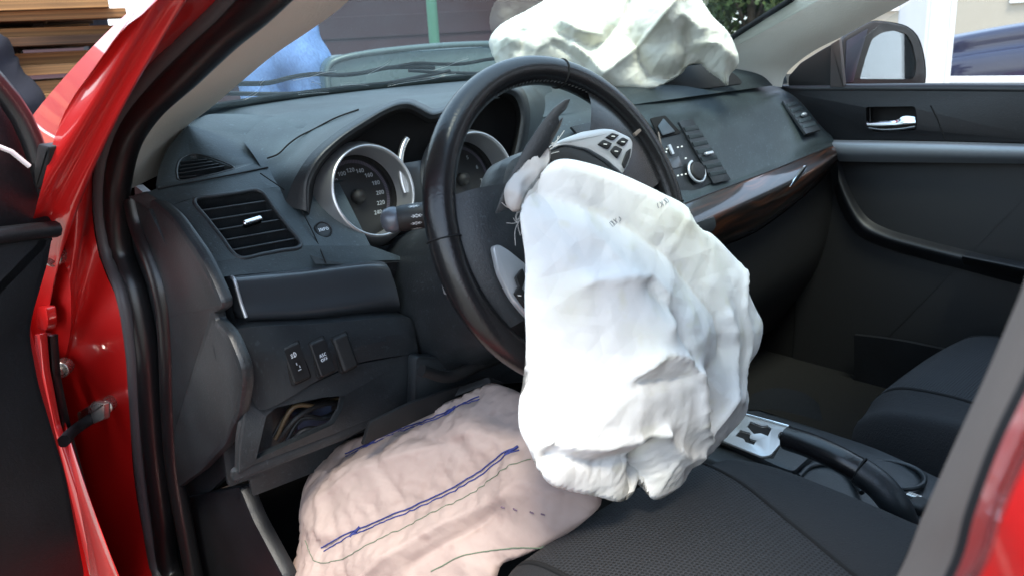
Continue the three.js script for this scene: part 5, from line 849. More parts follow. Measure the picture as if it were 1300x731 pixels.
// ------------------------------------------------------------------ seats, console, hand brake
function cushionRows(xc, mirror) {
  // cross-sections across the seat (x), from the front lip back; returns {centre, left bolster, right bolster}
  const zs = [0.055, 0.042, 0.075, 0.15, 0.25, 0.36, 0.46, 0.56], top = [0.40, 0.455, 0.492, 0.505, 0.500, 0.486, 0.470, 0.460];
  const bol = [0.39, 0.435, 0.468, 0.486, 0.490, 0.488, 0.484, 0.48];
  return { zs, top, bol };
}
function seat(name, xc, y0, z0, label) {
  const g = group(name, car); if (label) g.userData.label = label;
  const { zs, top, bol } = cushionRows(), hw = 0.155, ow = 0.225, hwIn = zs.map((z) => name === 'driver_seat' ? lerp(0.125, 0.035, sstep(0.04, 0.40, z)) : 0.155);
  const row = (i, xs, f) => xs.map((s) => V(xc + s, f(s, i) + y0, zs[i] + z0));
  const crown = (s, i) => top[i] + 0.010 * (1 - (s / hw) ** 2) * (i > 1 ? 1 : 0.3);
  const lin = (a, b, n) => Array.from({ length: n }, (_, k) => lerp(a, b, k / (n - 1)));
  mesh('cushion', loft(zs.map((_, i) => row(i, lin(-hw, hwIn[i], 15), crown)), 40, 6), M.seatMesh, g, 'charcoal mesh seat centre');
  for (const sd of [-1, 1]) {
    const hs = (i) => sd > 0 ? hwIn[i] : hw, f = (s, i) => { const t = (Math.abs(s) - hs(i)) / (ow - hs(i)); return t <= 0 ? crown(s, i) - 0.002 : t < 0.75 ? lerp(crown(hs(i), i), bol[i], Math.sin(t / 0.75 * Math.PI / 2)) : lerp(bol[i], bol[i] - 0.045, ((t - 0.75) / 0.25) ** 2); };
    const xsI = (i) => lin(hs(i) - 0.004, ow, 14).map((v) => v * sd);
    const rows = zs.map((_, i) => row(i, xsI(i), f).concat(V(xc + sd * (ow + 0.006), 0.38 + y0, zs[i] + z0 + (i ? 0 : 0.02)), V(xc + sd * (ow - 0.005), 0.28 + y0, Math.max(zs[i], 0.13) + z0)));
    mesh('bolster', loft(rows, 44, 6), M.seat, g);
    mesh('cushion_seam', tubeGeo(zs.slice(1).map((z, i) => V(xc + sd * hs(i + 1), crown(hs(i + 1), i + 1) + y0 - 0.001, z + z0)), 0.003, 40, 6), M.matt, g);
  }
  mesh('cushion_front', loft([lin(-ow, ow, 12).map((s) => V(xc + s, 0.40 + y0, zs[0] + z0 + 0.002)), lin(-ow, ow, 12).map((s) => V(xc + s, 0.30 + y0, 0.12 + z0)), lin(-ow, ow, 12).map((s) => V(xc + s, 0.25 + y0, 0.20 + z0))], 20, 4), M.seat, g);
  // backrest
  const br = [[0.46, 0.50], [0.60, 0.50], [0.80, 0.545], [1.00, 0.60], [1.09, 0.64], [1.09, 0.72], [0.80, 0.70], [0.40, 0.66]];
  const wdt = [0.22, 0.235, 0.24, 0.22, 0.19, 0.19, 0.22, 0.22];
  mesh('backrest', loft(br.map(([y, z], i) => lin(-wdt[i], wdt[i], 13).map((s) => V(xc + s, y + y0, z + z0 - (i < 4 ? 0.04 * (s / wdt[i]) ** 2 : 0)))), 30, 5), M.seat, g);
  const hr = [[1.10, 0.665], [1.16, 0.635], [1.27, 0.655], [1.28, 0.70], [1.16, 0.73], [1.10, 0.70]];
  mesh('headrest', loft(hr.map(([y, z]) => lin(-0.13, 0.13, 11).map((s) => V(xc + s, y + y0 - 0.02 * (s / 0.13) ** 4, z + z0 + 0.02 * (s / 0.13) ** 4))), 24, 5), M.seat, g);
  mesh('seat_base', boxAt(0.42, 0.12, 0.42, 0.02, new THREE.Matrix4().setPosition(xc, 0.30 + y0, 0.38 + z0)), M.matt, g);
  return g;
}
seat('driver_seat', -0.36, 0, 0, 'charcoal driver seat');
seat('passenger_seat', 0.42, -0.055, 0.03, 'charcoal passenger seat');
{
  const c = group('centre_console', car);
  const y = 0.425, Y = (l, q = y) => l.map(([a, b]) => onY(a, b, q));
  const lin = (a, b, n) => Array.from({ length: n }, (_, k) => lerp(a, b, k / (n - 1)));
  // body
  const prof = (z) => z < -0.1 ? lerp(0.60, 0.44, sstep(-0.30, -0.08, z)) : z < 0.14 ? 0.418 : lerp(0.418, 0.40, sstep(0.14, 0.3, z));
  const zs = lin(-0.30, 0.62, 30);
  mesh('body', loft([zs.map((z) => V(-0.105, 0.24, z)), zs.map((z) => V(-0.105, prof(z) - 0.025, z)), zs.map((z) => V(-0.09, prof(z), z)), zs.map((z) => V(0.09, prof(z), z)), zs.map((z) => V(0.105, prof(z) - 0.025, z)), zs.map((z) => V(0.105, 0.24, z))], 40, 4, false), M.padLow, c);
  // shifter plate
  mesh('selector_surround', plate(Y([[906, 553], [938, 512], [1040, 546], [1048, 562], [1008, 598], [990, 592]], 0.428), 0.012, { r: 0.008, bevel: 0.003, n: V(0, 1, 0) }), M.padLow, c);
  mesh('selector_plate', plate(Y([[914, 557], [945, 526], [1002, 541], [1000, 552], [979, 577], [968, 579]], 0.432), 0.004, { r: 0.004, bevel: 0.001, n: V(0, 1, 0), holes: [Y([[933, 553], [940, 545], [954, 549], [953, 556], [962, 559], [958, 565], [946, 561], [944, 557]], 0.432), Y([[948, 541], [953, 534], [968, 540], [975, 539], [981, 544], [976, 554], [966, 550], [957, 551]], 0.432)], holeR: 0.001 }), M.satin, c, 'silver stepped gear selector plate');
  mesh('selector_slot', plate(Y([[910, 560], [944, 522], [1006, 540], [982, 582]], 0.4285), 0.003, { bevel: 0, n: V(0, 1, 0) }), M.matt, c);
  mesh('selector_edge', tubeGeo(Y([[945, 525], [975, 533], [1002, 540.5]], 0.434), 0.0018, 12, 6), M.chrome, c);
  const s = tubeGeo([V(0.0, 0.42, -0.03), V(-0.005, 0.50, -0.035)], 0.008, 8, 8); mesh('selector_lever', s, M.chrome, c);
  mesh('selector_knob', latheAt([[0.001, 0.07], [0.018, 0.066], [0.024, 0.045], [0.020, 0.015], [0.012, 0]], 24, frame(V(-0.005, 0.495, -0.035), V(-0.02, 1, 0.05), V(0, 0, 1))), M.leather, c);
  mesh('cup_holder', tubeGeo([...Array.from({ length: 16 }, (_, i) => { const a = i / 16 * 6.283; return V(0.045 + 0.037 * Math.cos(a), 0.412, 0.21 + 0.037 * Math.sin(a)); })], 0.004, 60, 6, true), M.padLow, c);
  mesh('tray', plate(Y([[1018, 600], [1040, 572], [1078, 588], [1060, 622], [1040, 628]], 0.415), 0.006, { r: 0.006, bevel: 0.001, n: V(0, 1, 0) }), M.matt, c);
  mesh('tray_edge', tubeGeo(Y([[1015, 605], [1030, 592], [1052, 590], [1075, 600], [1095, 625]], 0.42), 0.004, 30, 6), M.padLow, c);
  mesh('knee_bolster', loft([Y([[955, 500], [985, 492], [1020, 498], [1040, 512]], 0.44), Y([[950, 520], [985, 520], [1020, 528], [1045, 535]], 0.43)], 12, 3), M.carpet, c);
  mesh('carpet_edge', tubeGeo(Y([[1060, 555], [1120, 585], [1180, 606], [1230, 620]], 0.40), 0.004, 20, 6), M.padLow, c);
}
{ // hand brake
  const h = group('hand_brake', car);
  const pts = [onY(1000, 556, 0.475), onY(1030, 566, 0.478), onY(1065, 582, 0.476), onY(1092, 597, 0.468)];
  const pts2 = [onY(1092, 597, 0.468), onY(1118, 617, 0.455), onY(1138, 642, 0.435), onY(1150, 668, 0.40)];
  mesh('grip', tubeGeo(pts, 0.0165, 30, 14), M.leather, h, 'black hand brake grip');
  mesh('shank', tubeGeo(pts2, 0.0185, 30, 14), M.padLow, h);
  const d = pts[0].clone().sub(pts[1]).normalize();
  mesh('button', latheAt([[0.001, 0.012], [0.006, 0.011], [0.0075, 0.007], [0.0085, -0.004]], 20, frame(pts[0], d)), M.chrome, h);
  mesh('collar', new THREE.TorusGeometry(0.0168, 0.0016, 8, 30).applyMatrix4(frame(pts[3], pts[3].clone().sub(pts[2]))), M.matt, h);
  mesh('gaiter', loft([[onY(1105, 640, 0.40), onY(1150, 690, 0.38), onY(1200, 690, 0.38)], [onY(1110, 618, 0.42), onY(1145, 660, 0.40), onY(1180, 670, 0.39)]], 12, 3), M.padLow, h);
  const bk = group('belt_buckle', car);
  mesh('tongue_slot', boxAt(0.012, 0.03, 0.02, 0.003, new THREE.Matrix4().setPosition(onY(1160, 640, 0.40))), M.steel, bk);
  mesh('body', boxAt(0.03, 0.07, 0.025, 0.006, new THREE.Matrix4().setPosition(onY(1165, 665, 0.38))), M.black, bk);
}

// ------------------------------------------------------------------ outside: yard, fence, planks, neighbour car
{
  const g = new THREE.PlaneGeometry(160, 160, 1, 1); g.rotateX(-Math.PI / 2); const u = g.attributes.uv; for (let i = 0; i < u.count; i++) u.setXY(i, u.getX(i) * 160, u.getY(i) * 160);
  struct('ground', g, std(0.36, 0.345, 0.32, 0.95, { map: T.asphalt }), 'dusty grey yard ground', 'ground');
}
const along = (px, dist, y = 0) => { const d = ray(px, 60); const h = Math.hypot(d.x, d.z); return V(EYE.x + d.x / h * dist, y, EYE.z + d.z / h * dist); };
for (const [pa, da, pb, db, fl] of [[205, 9.6, 760, 10.5, 'dark maroon fence of wide horizontal boards beyond the windscreen'], [-120, 9.5, 128, 9.5, 'short run of dark maroon board fence behind the plank stack']]) { // maroon board fences behind the car's nose
  const a = along(pa, da), b = along(pb, db), dir = b.clone().sub(a), L = dir.length(), yaw = Math.atan2(-dir.z, dir.x);
  const f = tag(group('board_fence', scene, a), fl, 'fence'); f.rotation.y = yaw;
  const mats = [0, 1, 2].map((k) => std(0.050 + 0.010 * k, 0.018 + 0.003 * k, 0.024 + 0.003 * k, 0.7, { map: T.wall }));
  for (let r = 0; r < 9; r++) { const g = boxAt(L, 0.232, 0.03, 0.006); mesh('board', g, mats[(r * 2 + (r >> 1)) % 3], f).position.set(L / 2, 0.14 + r * 0.222, 0.018 * (r & 1) + rr(-0.004, 0.004)); }
  for (let k = 0; k <= 6; k++) mesh('post', boxAt(0.09, 2.1, 0.08, 0.01), mats[0], f).position.set(k / 6 * L, 1.05, -0.07);
}
{ // green pipe post
  const p = along(552, 6.2), g = tag(group('green_post', scene, p), 'slim green painted pipe post in front of the maroon fence', 'post');
  const gm = std(0.10, 0.26, 0.17, 0.45, { map: T.wall });
  mesh('pipe', latheAt([[0.038, 0], [0.038, 3.0], [0.03, 3.02], [0.001, 3.02]], 20, new THREE.Matrix4().makeRotationX(-Math.PI / 2)), gm, g);
  mesh('base_plate', boxAt(0.16, 0.012, 0.16, 0.003, new THREE.Matrix4().setPosition(0, 0.006, 0)), gm, g);
}
{ // steel bin in front of the car
  const a = along(412, 3.45), b = along(690, 3.7), dir = b.clone().sub(a), L = dir.length(), yaw = Math.atan2(-dir.z, dir.x);
  const t = tag(group('steel_bin', scene, a), 'low grey green steel bin with rounded corners beyond the windscreen', 'bin'); t.rotation.y = yaw;
  const bm = std(0.13, 0.19, 0.19, 0.45, { metalness: 0.2, roughnessMap: T.smudge, map: T.wall });
  const S = roundShape([[0, 0.05], [L, 0.05], [L, 0.985], [0, 0.985]], 0.07), g = new THREE.ExtrudeGeometry(S, { depth: 0.5, bevelEnabled: true, bevelThickness: 0.012, bevelSize: 0.012, bevelSegments: 3 }); g.translate(0, 0, -0.55);
  mesh('body', creased(g, 0.5), bm, t);
  mesh('rim', tubeGeo([V(0.0, 0.86, -0.03), V(0.01, 0.955, -0.03), V(0.07, 0.985, -0.03), V(L - 0.07, 0.985, -0.03), V(L, 0.93, -0.03)], 0.012, 60, 8), bm, t);
  for (const x of [0.12, L - 0.12]) for (const z of [-0.1, -0.48]) mesh('foot', boxAt(0.06, 0.06, 0.06, 0.01, new THREE.Matrix4().setPosition(x, 0.03, z)), M.matt, t);
}
{ // stack of rough planks
  const mats = [[0.60, 0.47, 0.32], [0.24, 0.18, 0.14], [0.80, 0.68, 0.50], [0.10, 0.072, 0.055], [0.34, 0.22, 0.15]].map(([r, g, b]) => std(r, g, b, 0.85, { map: T.plank }));
  const base = along(40, 4.3), right = ray(60, 60).cross(V(0, 1, 0)).normalize(), fw = V(0, 1, 0).cross(right).normalize(), yaw0 = Math.atan2(-right.z, right.x);
  const rows = 26; let y = 0.10;
  const place = (cx, cz, yy, L, w, h, yaw, k) => { const g = boxAt(L, h, w, 0.003), u = g.attributes.uv; for (let i = 0; i < u.count; i++) u.setXY(i, u.getX(i) * L * 0.5 + k * 0.13, u.getY(i) * 0.25 + k * 0.31); const p = base.clone().addScaledVector(right, cx).addScaledVector(fw, cz); const o = mesh('plank', g, mats[k % 5], scene); o.position.set(p.x, yy + h / 2, p.z); o.rotation.y = yaw0 + yaw; tag(o, ['tan', 'dull brown', 'pale cream', 'blackened', 'reddish brown'][k % 5] + ' rough sawn plank in the stack beyond the red wing', 'plank', ['tan', 'brown', 'cream', 'blackened', 'reddish'][k % 5] + ' planks in the stack'); };
  for (const [cx] of [[-1.1], [0.05]]) for (const cz of [0.12]) { const p = base.clone().addScaledVector(right, cx).addScaledVector(fw, -0.2); const o = mesh('timber_bearer', boxAt(0.10, 0.10, 1.2, 0.005), mats[3], scene); o.position.set(p.x, 0.05, p.z); o.rotation.y = yaw0; tag(o, 'squared timber lying on the ground under the plank stack', 'timber', 'bearers under the planks'); }
  for (let r = 0; r < rows; r++) {
    const h = rr(0.030, 0.052), n = 4, ly = rr(-0.12, 0.42);
    for (let k = 0; k < n; k++) { const L = rr(1.5, 2.1), end = 0.40 + rr(-0.34, 0.16) - (r % 4 === 3 ? 0.2 : 0); place(end - L / 2, -k * 0.20 + rr(-0.02, 0.02) + 0.18, y, L, rr(0.15, 0.19), h, ly * (k ? 0.6 : 1) + rr(-0.05, 0.05), Math.floor(rr(0, 5))); }
    y += h + 0.001; if (r % 2) { // thin spacers between the layers
      for (const cx of [-1.0, 0.0]) { const p = base.clone().addScaledVector(right, cx + rr(-0.1, 0.1)).addScaledVector(fw, 0.0); const o = mesh('spacer_stick', boxAt(0.04, 0.022, 0.62, 0.003), mats[3], scene); o.position.set(p.x, y + 0.011, p.z); o.rotation.y = yaw0; tag(o, 'thin stick lying between layers of planks', 'stick', 'spacers between the planks'); } y += 0.023; }
  }
  // dark tarpaulin bunched against the stack
  const tp = sack({ outline: [[-60, 20], [-20, 40], [5, 50], [18, 75], [30, 95], [50, 120], [52, 140], [30, 170], [20, 260], [-60, 280]], p0: along(10, 3.75, 1.0), n: EYE.clone().sub(along(10, 3.6, 1.0)).setY(0.05), h: 0.03, front: 0.10, back: 0.08, D: 0.25, excess: 0.2, seed: 31, lump: 0.05, lumpL: 0.3, pull: 0.04, bend: 0.4, iters: 80 });
  tag(mesh('tarpaulin', tp.g, std(0.010, 0.011, 0.018, 0.95), scene), 'dark blue black tarpaulin bunched against the plank stack', 'tarpaulin');
  const tb = along(124, 4.9), tr = tag(group('dark_post', scene, tb), 'thick dark timber post behind the plank stack', 'post'); mesh('shaft', boxAt(0.12, 2.4, 0.12, 0.02, new THREE.Matrix4().setPosition(0, 1.2, 0)), std(0.03, 0.026, 0.04, 0.8, { map: T.bark }), tr);
  mesh('cap', boxAt(0.15, 0.04, 0.15, 0.01, new THREE.Matrix4().setPosition(0, 2.42, 0)), std(0.03, 0.026, 0.04, 0.8), tr);
}
{ // white gate post
  const p = along(1174, 4.0), g = tag(group('white_post', scene, p), 'square white painted post beyond the passenger window', 'post'), yaw = rad(-20);
  g.rotation.y = yaw; const wm = std(0.80, 0.80, 0.80, 0.5, { map: T.wall });
  mesh('shaft', boxAt(0.155, 2.6, 0.155, 0.012, new THREE.Matrix4().setPosition(0, 1.3, 0)), wm, g);
  for (const s of [-1, 1]) mesh('edge_strip', boxAt(0.03, 2.6, 0.172, 0.006, new THREE.Matrix4().setPosition(s * 0.055, 1.3, 0)), wm, g);
  mesh('cap', boxAt(0.20, 0.05, 0.20, 0.01, new THREE.Matrix4().setPosition(0, 2.62, 0)), wm, g);
}
{ // dark blue car parked beyond
  const c = tag(group('parked_car', scene, V(3.55, 0, 0.6)), 'dark blue car with a white side strip parked beyond the passenger window', 'car');
  const nb = phy(0.010, 0.011, 0.040, 0.35, { metalness: 0.2, clearcoat: 1, clearcoatRoughness: 0.05 });
  const Z0 = -2.2, Z1 = 2.2, lin = (a, b, n) => Array.from({ length: n }, (_, k) => lerp(a, b, k / (n - 1)));
  const row = (x, y) => lin(Z0, Z1, 30).map((z) => V(x + 0.08 * Math.max(0, Math.abs(z) - 1.7), y - (z < -1.2 ? 0.10 * sstep(-1.2, -2.2, z) : 0), z));
  mesh('body_side', loft([row(0.04, 0.24), row(-0.01, 0.45), row(-0.02, 0.70), row(-0.005, 0.85), row(0.03, 0.868), row(0.04, 0.95), row(0.09, 0.975)], 60, 5), nb, c);
  mesh('body_core', boxAt(1.5, 0.66, 4.3, 0.1, new THREE.Matrix4().setPosition(0.86, 0.56, 0)), nb, c);
  mesh('body_side', loft([row(0.04, 0.24).map((p) => V(1.72 - p.x, p.y, p.z)), row(-0.02, 0.66).map((p) => V(1.72 - p.x, p.y, p.z)), row(0.09, 0.985).map((p) => V(1.72 - p.x, p.y, p.z))], 30, 4), nb, c);
  mesh('side_strip', boxAt(0.014, 0.035, 3.6, 0.006, new THREE.Matrix4().setPosition(-0.028, 0.698, 0)), M.white, c, 'white rubbing strip');
  mesh('belt_strip', boxAt(0.016, 0.03, 2.6, 0.006, new THREE.Matrix4().setPosition(0.085, 0.995, 0.1)), M.taupe, c);
  const pil = (z0, z1) => { for (const s of [0, 1]) mesh('window_pillar', tubeGeo([V(s ? 1.64 : 0.08, 0.98, z0), V(s ? 1.50 : 0.22, 1.40, z1)], 0.035, 6, 8), std(0.35, 0.30, 0.25, 0.7), c); };
  pil(-1.15, -0.45); pil(0.0, 0.05); pil(0.75, 0.70); pil(1.55, 1.15);
  mesh('roof', boxAt(1.32, 0.05, 1.8, 0.02, new THREE.Matrix4().setPosition(0.86, 1.42, 0.32)), nb, c);
  for (const s of [0, 1]) mesh('window_glass', plate([V(s ? 1.64 : 0.085, 0.985, -1.1), V(s ? 1.64 : 0.085, 0.985, 1.5), V(s ? 1.50 : 0.215, 1.40, 1.1), V(s ? 1.50 : 0.215, 1.40, -0.42)], 0.004, { bevel: 0 }), M.clear, c);
  for (const [x, z] of [[0.08, -1.4], [0.08, 1.35], [1.64, -1.4], [1.64, 1.35]]) { const w = group('wheel', c, V(x, 0.31, z)), q = new THREE.Matrix4().makeRotationY(x < 0.5 ? -Math.PI / 2 : Math.PI / 2); mesh('tyre', latheAt([[0.2, -0.09], [0.28, -0.1], [0.31, -0.07], [0.31, 0.07], [0.28, 0.12], [0.2, 0.11]], 32, q), M.rubber, w); mesh('rim', latheAt([[0.001, 0.10], [0.08, 0.10], [0.19, 0.08], [0.205, 0.115]], 32, q), M.silver, w); }
}
{ // cream house beyond, bright in the sun
  const mk = (name, p, w, h, d, yaw, col, label) => { const b = tag(group(name, scene, p), label, 'building'); b.rotation.y = yaw; const wm = std(...col, 0.85, { map: T.wall });
    mesh('wall', boxAt(w, h, d, 0.02, new THREE.Matrix4().setPosition(0, h / 2, 0)), wm, b);
    const n = Math.max(2, Math.round(w / 2.4)); for (let i = 0; i < n; i++) { const x = (i + 0.5) / n * w - w / 2; const win = mesh('window', boxAt(1.1, 1.3, 0.06, 0.01, new THREE.Matrix4().setPosition(x, 1.75, d / 2 + 0.01)), M.white, b); mesh('pane', boxAt(0.94, 1.14, 0.03, 0.004, new THREE.Matrix4().setPosition(x, 1.75, d / 2 + 0.04)), phy(0.05, 0.07, 0.09, 0.08, { clearcoat: 1 }), win); }
    const S = new THREE.Shape(); S.moveTo(-d / 2 - 0.4, 0); S.lineTo(d / 2 + 0.4, 0); S.lineTo(0, d * 0.32); S.closePath(); const rg = new THREE.ExtrudeGeometry(S, { depth: w + 0.8, bevelEnabled: false }); rg.rotateY(Math.PI / 2); rg.translate(-w / 2 - 0.4, h + 0.002, 0); mesh('roof', rg, std(0.20, 0.08, 0.05, 0.8, { map: T.wall }), b); return b; };
  mk('cream_house', V(13, 0, 1.0), 14, 3.2, 6, rad(-90), [0.62, 0.55, 0.45], 'long cream house beyond the parked blue car');
  mk('white_building', along(690, 17), 7, 2.7, 4, rad(-52), [0.80, 0.80, 0.78], 'white building in sunshine behind the maroon fence');
}
// ------------------------------------------------------------------ trees
const leafG = new THREE.BufferGeometry(); leafG.setAttribute('position', new THREE.Float32BufferAttribute([0, 0, 0, 0.4, 0.5, 0.08, 0, 1, 0, -0.4, 0.5, 0.08], 3)); leafG.setAttribute('uv', new THREE.Float32BufferAttribute([0.5, 0, 1, 0.5, 0.5, 1, 0, 0.5], 2)); leafG.setIndex([0, 1, 2, 0, 2, 3]); leafG.computeVertexNormals();
function tree(p, H, R, label, count, size, sd, col) {
  const t = tag(group('tree', scene, p), label, 'tree', null);
  const bm = std(0.12, 0.09, 0.07, 0.9, { map: T.bark }); seedN = sd;
  const parts = [tubeGeo([V(0, -0.05, 0), V(rr(-0.1, 0.1), H * 0.3, 0), V(rr(-0.2, 0.2), H * 0.7, rr(-0.2, 0.2))], H * 0.022, 12, 8)], tips = [];
  for (let i = 0; i < 12; i++) { const a = rr(0, 6.28), y0 = H * rr(0.2, 0.6), tip = V(Math.cos(a) * R * rr(0.4, 0.85), H * rr(0.3, 0.95), Math.sin(a) * R * rr(0.4, 0.85)); parts.push(tubeGeo([V(0, y0, 0), tip.clone().multiplyScalar(0.5).add(V(0, y0 * 0.5 + 0.1, 0)), tip], H * 0.008, 8, 5)); tips.push(tip); }
  mesh('trunk', merge(parts), bm, t);
  const clumps = []; for (let i = 0; i < 60; i++) { const b = tips[i % 12], q = b.clone().add(V(rr(-1, 1), rr(-0.7, 0.9), rr(-1, 1)).multiplyScalar(R * 0.32)); clumps.push([q, R * rr(0.16, 0.3)]); }
  const inst = new THREE.InstancedMesh(leafG, phy(...col, 0.7, { transmission: 0.3, thickness: 0 }), count), m = new THREE.Matrix4(), e = new THREE.Euler(), qn = new THREE.Quaternion(), cc = new THREE.Color();
  for (let i = 0; i < count; i++) { const [c, r] = clumps[Math.floor(rnd() * clumps.length)]; const d = V(rr(-1, 1), rr(-1, 1), rr(-1, 1)); d.normalize().multiplyScalar(r * Math.cbrt(rnd())); const s = size * rr(0.7, 1.3); m.compose(c.clone().add(d), qn.setFromEuler(e.set(rr(-3, 3), rr(-3, 3), rr(-3, 3))), V(s, s, s)); inst.setMatrixAt(i, m); const k = rr(0.6, 1.3); inst.setColorAt(i, cc.setRGB(k * rr(0.8, 1.2), k, k * rr(0.7, 1.0))); }
  inst.name = 'crown'; inst.userData.kind = 'stuff'; inst.castShadow = inst.receiveShadow = true; t.add(inst); return t;
}
tree(along(470, 12.5), 2.9, 1.6, 'dense green tree rising behind the maroon fence near the green post', 12000, 0.11, 101, [0.05, 0.11, 0.035]);
tree(along(330, 13.5), 3.0, 1.7, 'broad green tree behind the maroon fence beyond the person', 12000, 0.12, 202, [0.045, 0.10, 0.03]);
tree(along(955, 13), 3.2, 1.5, 'pale green tree beyond the passenger side of the windscreen', 9000, 0.09, 303, [0.08, 0.13, 0.04]);
tree(along(870, 14), 3.4, 1.7, 'green tree beside the white building', 10000, 0.11, 404, [0.06, 0.12, 0.04]);
// ------------------------------------------------------------------ person in jeans in front of the car
{
  const P = tag(group('person', scene), 'person in blue jeans and a dark jacket standing in front of the car', 'person');
  const base = along(358, 3.7), yaw = rad(150);
  P.position.copy(base); P.rotation.y = yaw;
  function body(J, bones, box, cell, name, mat, parent) {
    const [lo, hi] = box, size = Math.max(hi.x - lo.x, hi.y - lo.y, hi.z - lo.z), res = Math.min(110, Math.ceil(size / cell)), mc = new MarchingCubes(res, mat ?? M.black, false, false, 120000), c = lo.clone().add(hi).multiplyScalar(0.5), half = size / 2;
    mc.isolation = 0; let k = 0;
    const bs = bones.map(([a, b, ra, rb, fx = 1, fz = 1, s = 0.03]) => { const ab = J[b].clone().sub(J[a]); return [J[a], ab, ab.lengthSq(), ra, rb, fx, fz, s]; });
    const sm = (a, b, s) => { const h = clamp(0.5 + 0.5 * (b - a) / s); return lerp(b, a, h) - s * h * (1 - h); };
    for (let z = 0; z < res; z++) for (let y = 0; y < res; y++) for (let x = 0; x < res; x++, k++) {
      const qx = (x - res / 2) / (res / 2) * half + c.x, qy = (y - res / 2) / (res / 2) * half + c.y, qz = (z - res / 2) / (res / 2) * half + c.z; let d = 1e3;
      for (const [A, ab, l2, ra, rb, fx, fz, s] of bs) { const ux = qx - A.x, uy = qy - A.y, uz = qz - A.z, t = clamp((ux * ab.x + uy * ab.y + uz * ab.z) / l2); const rx = (ux - ab.x * t) / fx, ry = uy - ab.y * t, rz = (uz - ab.z * t) / fz; d = sm(d, Math.sqrt(rx * rx + ry * ry + rz * rz) - lerp(ra, rb, t), s); }
      mc.field[k] = -d;
    }
    mc.update(); const n = mc.count, pos = mc.positionArray.slice(0, n * 3), nor = mc.normalArray.slice(0, n * 3);
    const uv = []; for (let i = 0; i < n; i++) { for (let t = 0; t < 3; t++) pos[3 * i + t] = pos[3 * i + t] * half + [c.x, c.y, c.z][t]; uv.push(Math.atan2(pos[3 * i], pos[3 * i + 2]) * 0.2, pos[3 * i + 1]); }
    const g = new THREE.BufferGeometry(); g.setAttribute('position', new THREE.BufferAttribute(new Float32Array(pos), 3)); g.setAttribute('normal', new THREE.BufferAttribute(new Float32Array(nor), 3)); g.setAttribute('uv', new THREE.Float32BufferAttribute(uv, 2)); g.computeVertexNormals(); return g;
  }
  const J = { pel: V(0, 1.02, 0), waist: V(0, 1.16, 0), hipL: V(-0.095, 0.97, 0), hipR: V(0.095, 0.97, 0), kneeL: V(-0.12, 0.54, 0.03), kneeR: V(0.12, 0.54, 0.03), ankL: V(-0.125, 0.09, -0.01), ankR: V(0.13, 0.09, -0.01), chest: V(0, 1.40, 0), shL: V(-0.18, 1.52, 0), shR: V(0.18, 1.52, 0), elL: V(-0.25, 1.26, 0.02), elR: V(0.25, 1.26, 0.02), wrL: V(-0.10, 1.34, 0.22), wrR: V(0.10, 1.34, 0.22), neck: V(0, 1.56, 0), head: V(0, 1.68, 0.02), top: V(0, 1.76, 0.0), chin: V(0, 1.62, 0.05), nose: V(0, 1.67, 0.115), toeL: V(-0.15, 0.04, 0.15), toeR: V(0.155, 0.04, 0.15), heelL: V(-0.125, 0.05, -0.05), heelR: V(0.13, 0.05, -0.05), haL: V(-0.05, 1.37, 0.24), haR: V(0.05, 1.37, 0.24) };
  const jeans = body(J, [['pel', 'waist', 0.13, 0.125, 1.25, 0.95, 0.05], ['hipL', 'kneeL', 0.105, 0.072], ['kneeL', 'ankL', 0.072, 0.060], ['hipR', 'kneeR', 0.105, 0.072], ['kneeR', 'ankR', 0.072, 0.060]], [V(-0.62, -0.02, -0.62), V(0.62, 1.3, 0.62)], 0.013, 'jeans', null);
  const dm = std(0.85, 0.90, 0.95, 0.85, { map: T.denim });
  mesh('jeans', jeans, dm, P, 'blue denim jeans');
  const jk = body(J, [['waist', 'chest', 0.125, 0.15, 1.25, 0.9, 0.05], ['chest', 'neck', 0.14, 0.06, 1.1, 0.9, 0.06], ['chest', 'shL', 0.12, 0.085, 1, 1, 0.05], ['chest', 'shR', 0.12, 0.085, 1, 1, 0.05], ['shL', 'elL', 0.075, 0.058], ['elL', 'wrL', 0.056, 0.045], ['shR', 'elR', 0.075, 0.058], ['elR', 'wrR', 0.056, 0.045]], [V(-0.42, 0.9, -0.42), V(0.42, 1.74, 0.42)], 0.011, 'jacket', null);
  mesh('jacket', jk, std(0.03, 0.032, 0.04, 0.8), P, 'dark jacket');
  const skin = std(0.48, 0.27, 0.19, 0.6);
  const hd = body(J, [['neck', 'head', 0.055, 0.06, 1, 1, 0.03], ['head', 'top', 0.082, 0.085, 0.92, 1.08, 0.03], ['chin', 'head', 0.045, 0.07, 1, 1, 0.04], ['head', 'nose', 0.02, 0.012, 1, 1, 0.015]], [V(-0.2, 1.5, -0.2), V(0.2, 1.9, 0.2)], 0.006, 'head', null);
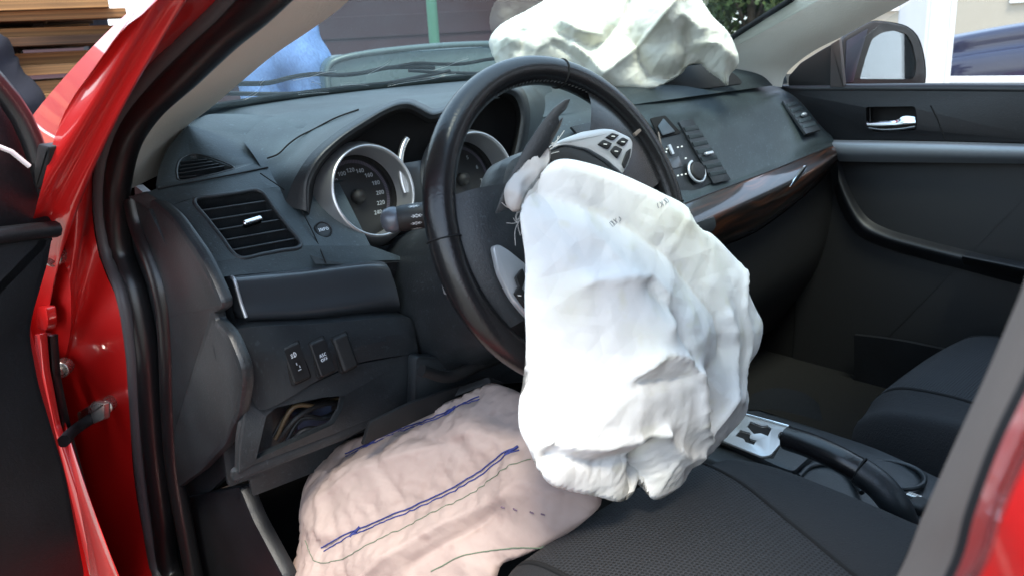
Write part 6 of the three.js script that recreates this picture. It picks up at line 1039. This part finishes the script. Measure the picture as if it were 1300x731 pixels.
  const hands = []; for (const s of ['L', 'R']) { const w = J['wr' + s], h = J['ha' + s], b = {}, bl = [['w', 'h', 0.026, 0.034, 1, 1, 0.02]]; b.w = w; b.h = h; for (let f = 0; f < 4; f++) { const o = (f - 1.5) * 0.019; b['a' + f] = h.clone().add(V(0, -0.02, o)); b['b' + f] = h.clone().add(V(0, -0.055, o + 0.008)); b['c' + f] = h.clone().add(V(s === 'L' ? 0.012 : -0.012, -0.085 + Math.abs(f - 1.3) * 0.006, o + 0.01)); bl.push(['a' + f, 'b' + f, 0.0095, 0.0088, 1, 1, 0.006], ['b' + f, 'c' + f, 0.0088, 0.0075, 1, 1, 0.004]); } b.t0 = h.clone().add(V(0, 0, 0.03)); b.t1 = h.clone().add(V(0, -0.03, 0.055)); b.t2 = h.clone().add(V(0, -0.055, 0.058)); bl.push(['t0', 't1', 0.0115, 0.010, 1, 1, 0.008], ['t1', 't2', 0.010, 0.008, 1, 1, 0.004]); const lo = h.clone().addScalar(-0.11), hi = h.clone().addScalar(0.11); hands.push(body(b, bl, [lo, hi], 0.004, 'hand', null)); }
  mesh('body', merge([hd, ...hands]), skin, P);
  const hairPts = []; for (let i = 0; i < 400; i++) { const a = rr(0, 6.283), e = rr(-0.2, 1.5), d = V(Math.cos(a) * Math.cos(e) * 0.084, Math.sin(e) * 0.09, Math.sin(a) * Math.cos(e) * 0.095); if (d.z > 0.045 && d.y < 0.045) continue; const g = new THREE.ConeGeometry(0.012, 0.05, 4); g.applyMatrix4(frame(V(0, 1.735, 0.0).add(d), d.clone().add(V(0, -0.06, -0.02)), V(0.1, 1, 0.2)).multiply(new THREE.Matrix4().makeRotationX(Math.PI / 2 * 0.3))); hairPts.push(g); }
  mesh('hair', merge(hairPts), std(0.03, 0.02, 0.015, 0.6), P);
  for (const s of ['L', 'R']) { const a = J['heel' + s], t = J['toe' + s]; const sh = body({ a, t, k: J['ank' + s] }, [['a', 't', 0.048, 0.042, 1, 1, 0.02], ['a', 'k', 0.05, 0.05, 1, 1, 0.03]], [V(a.x - 0.17, -0.06, -0.12), V(a.x + 0.17, 0.28, 0.22)], 0.008, 'shoe', null); mesh('shoe', sh, M.black, P); }
}

renderer.render(scene, camera);
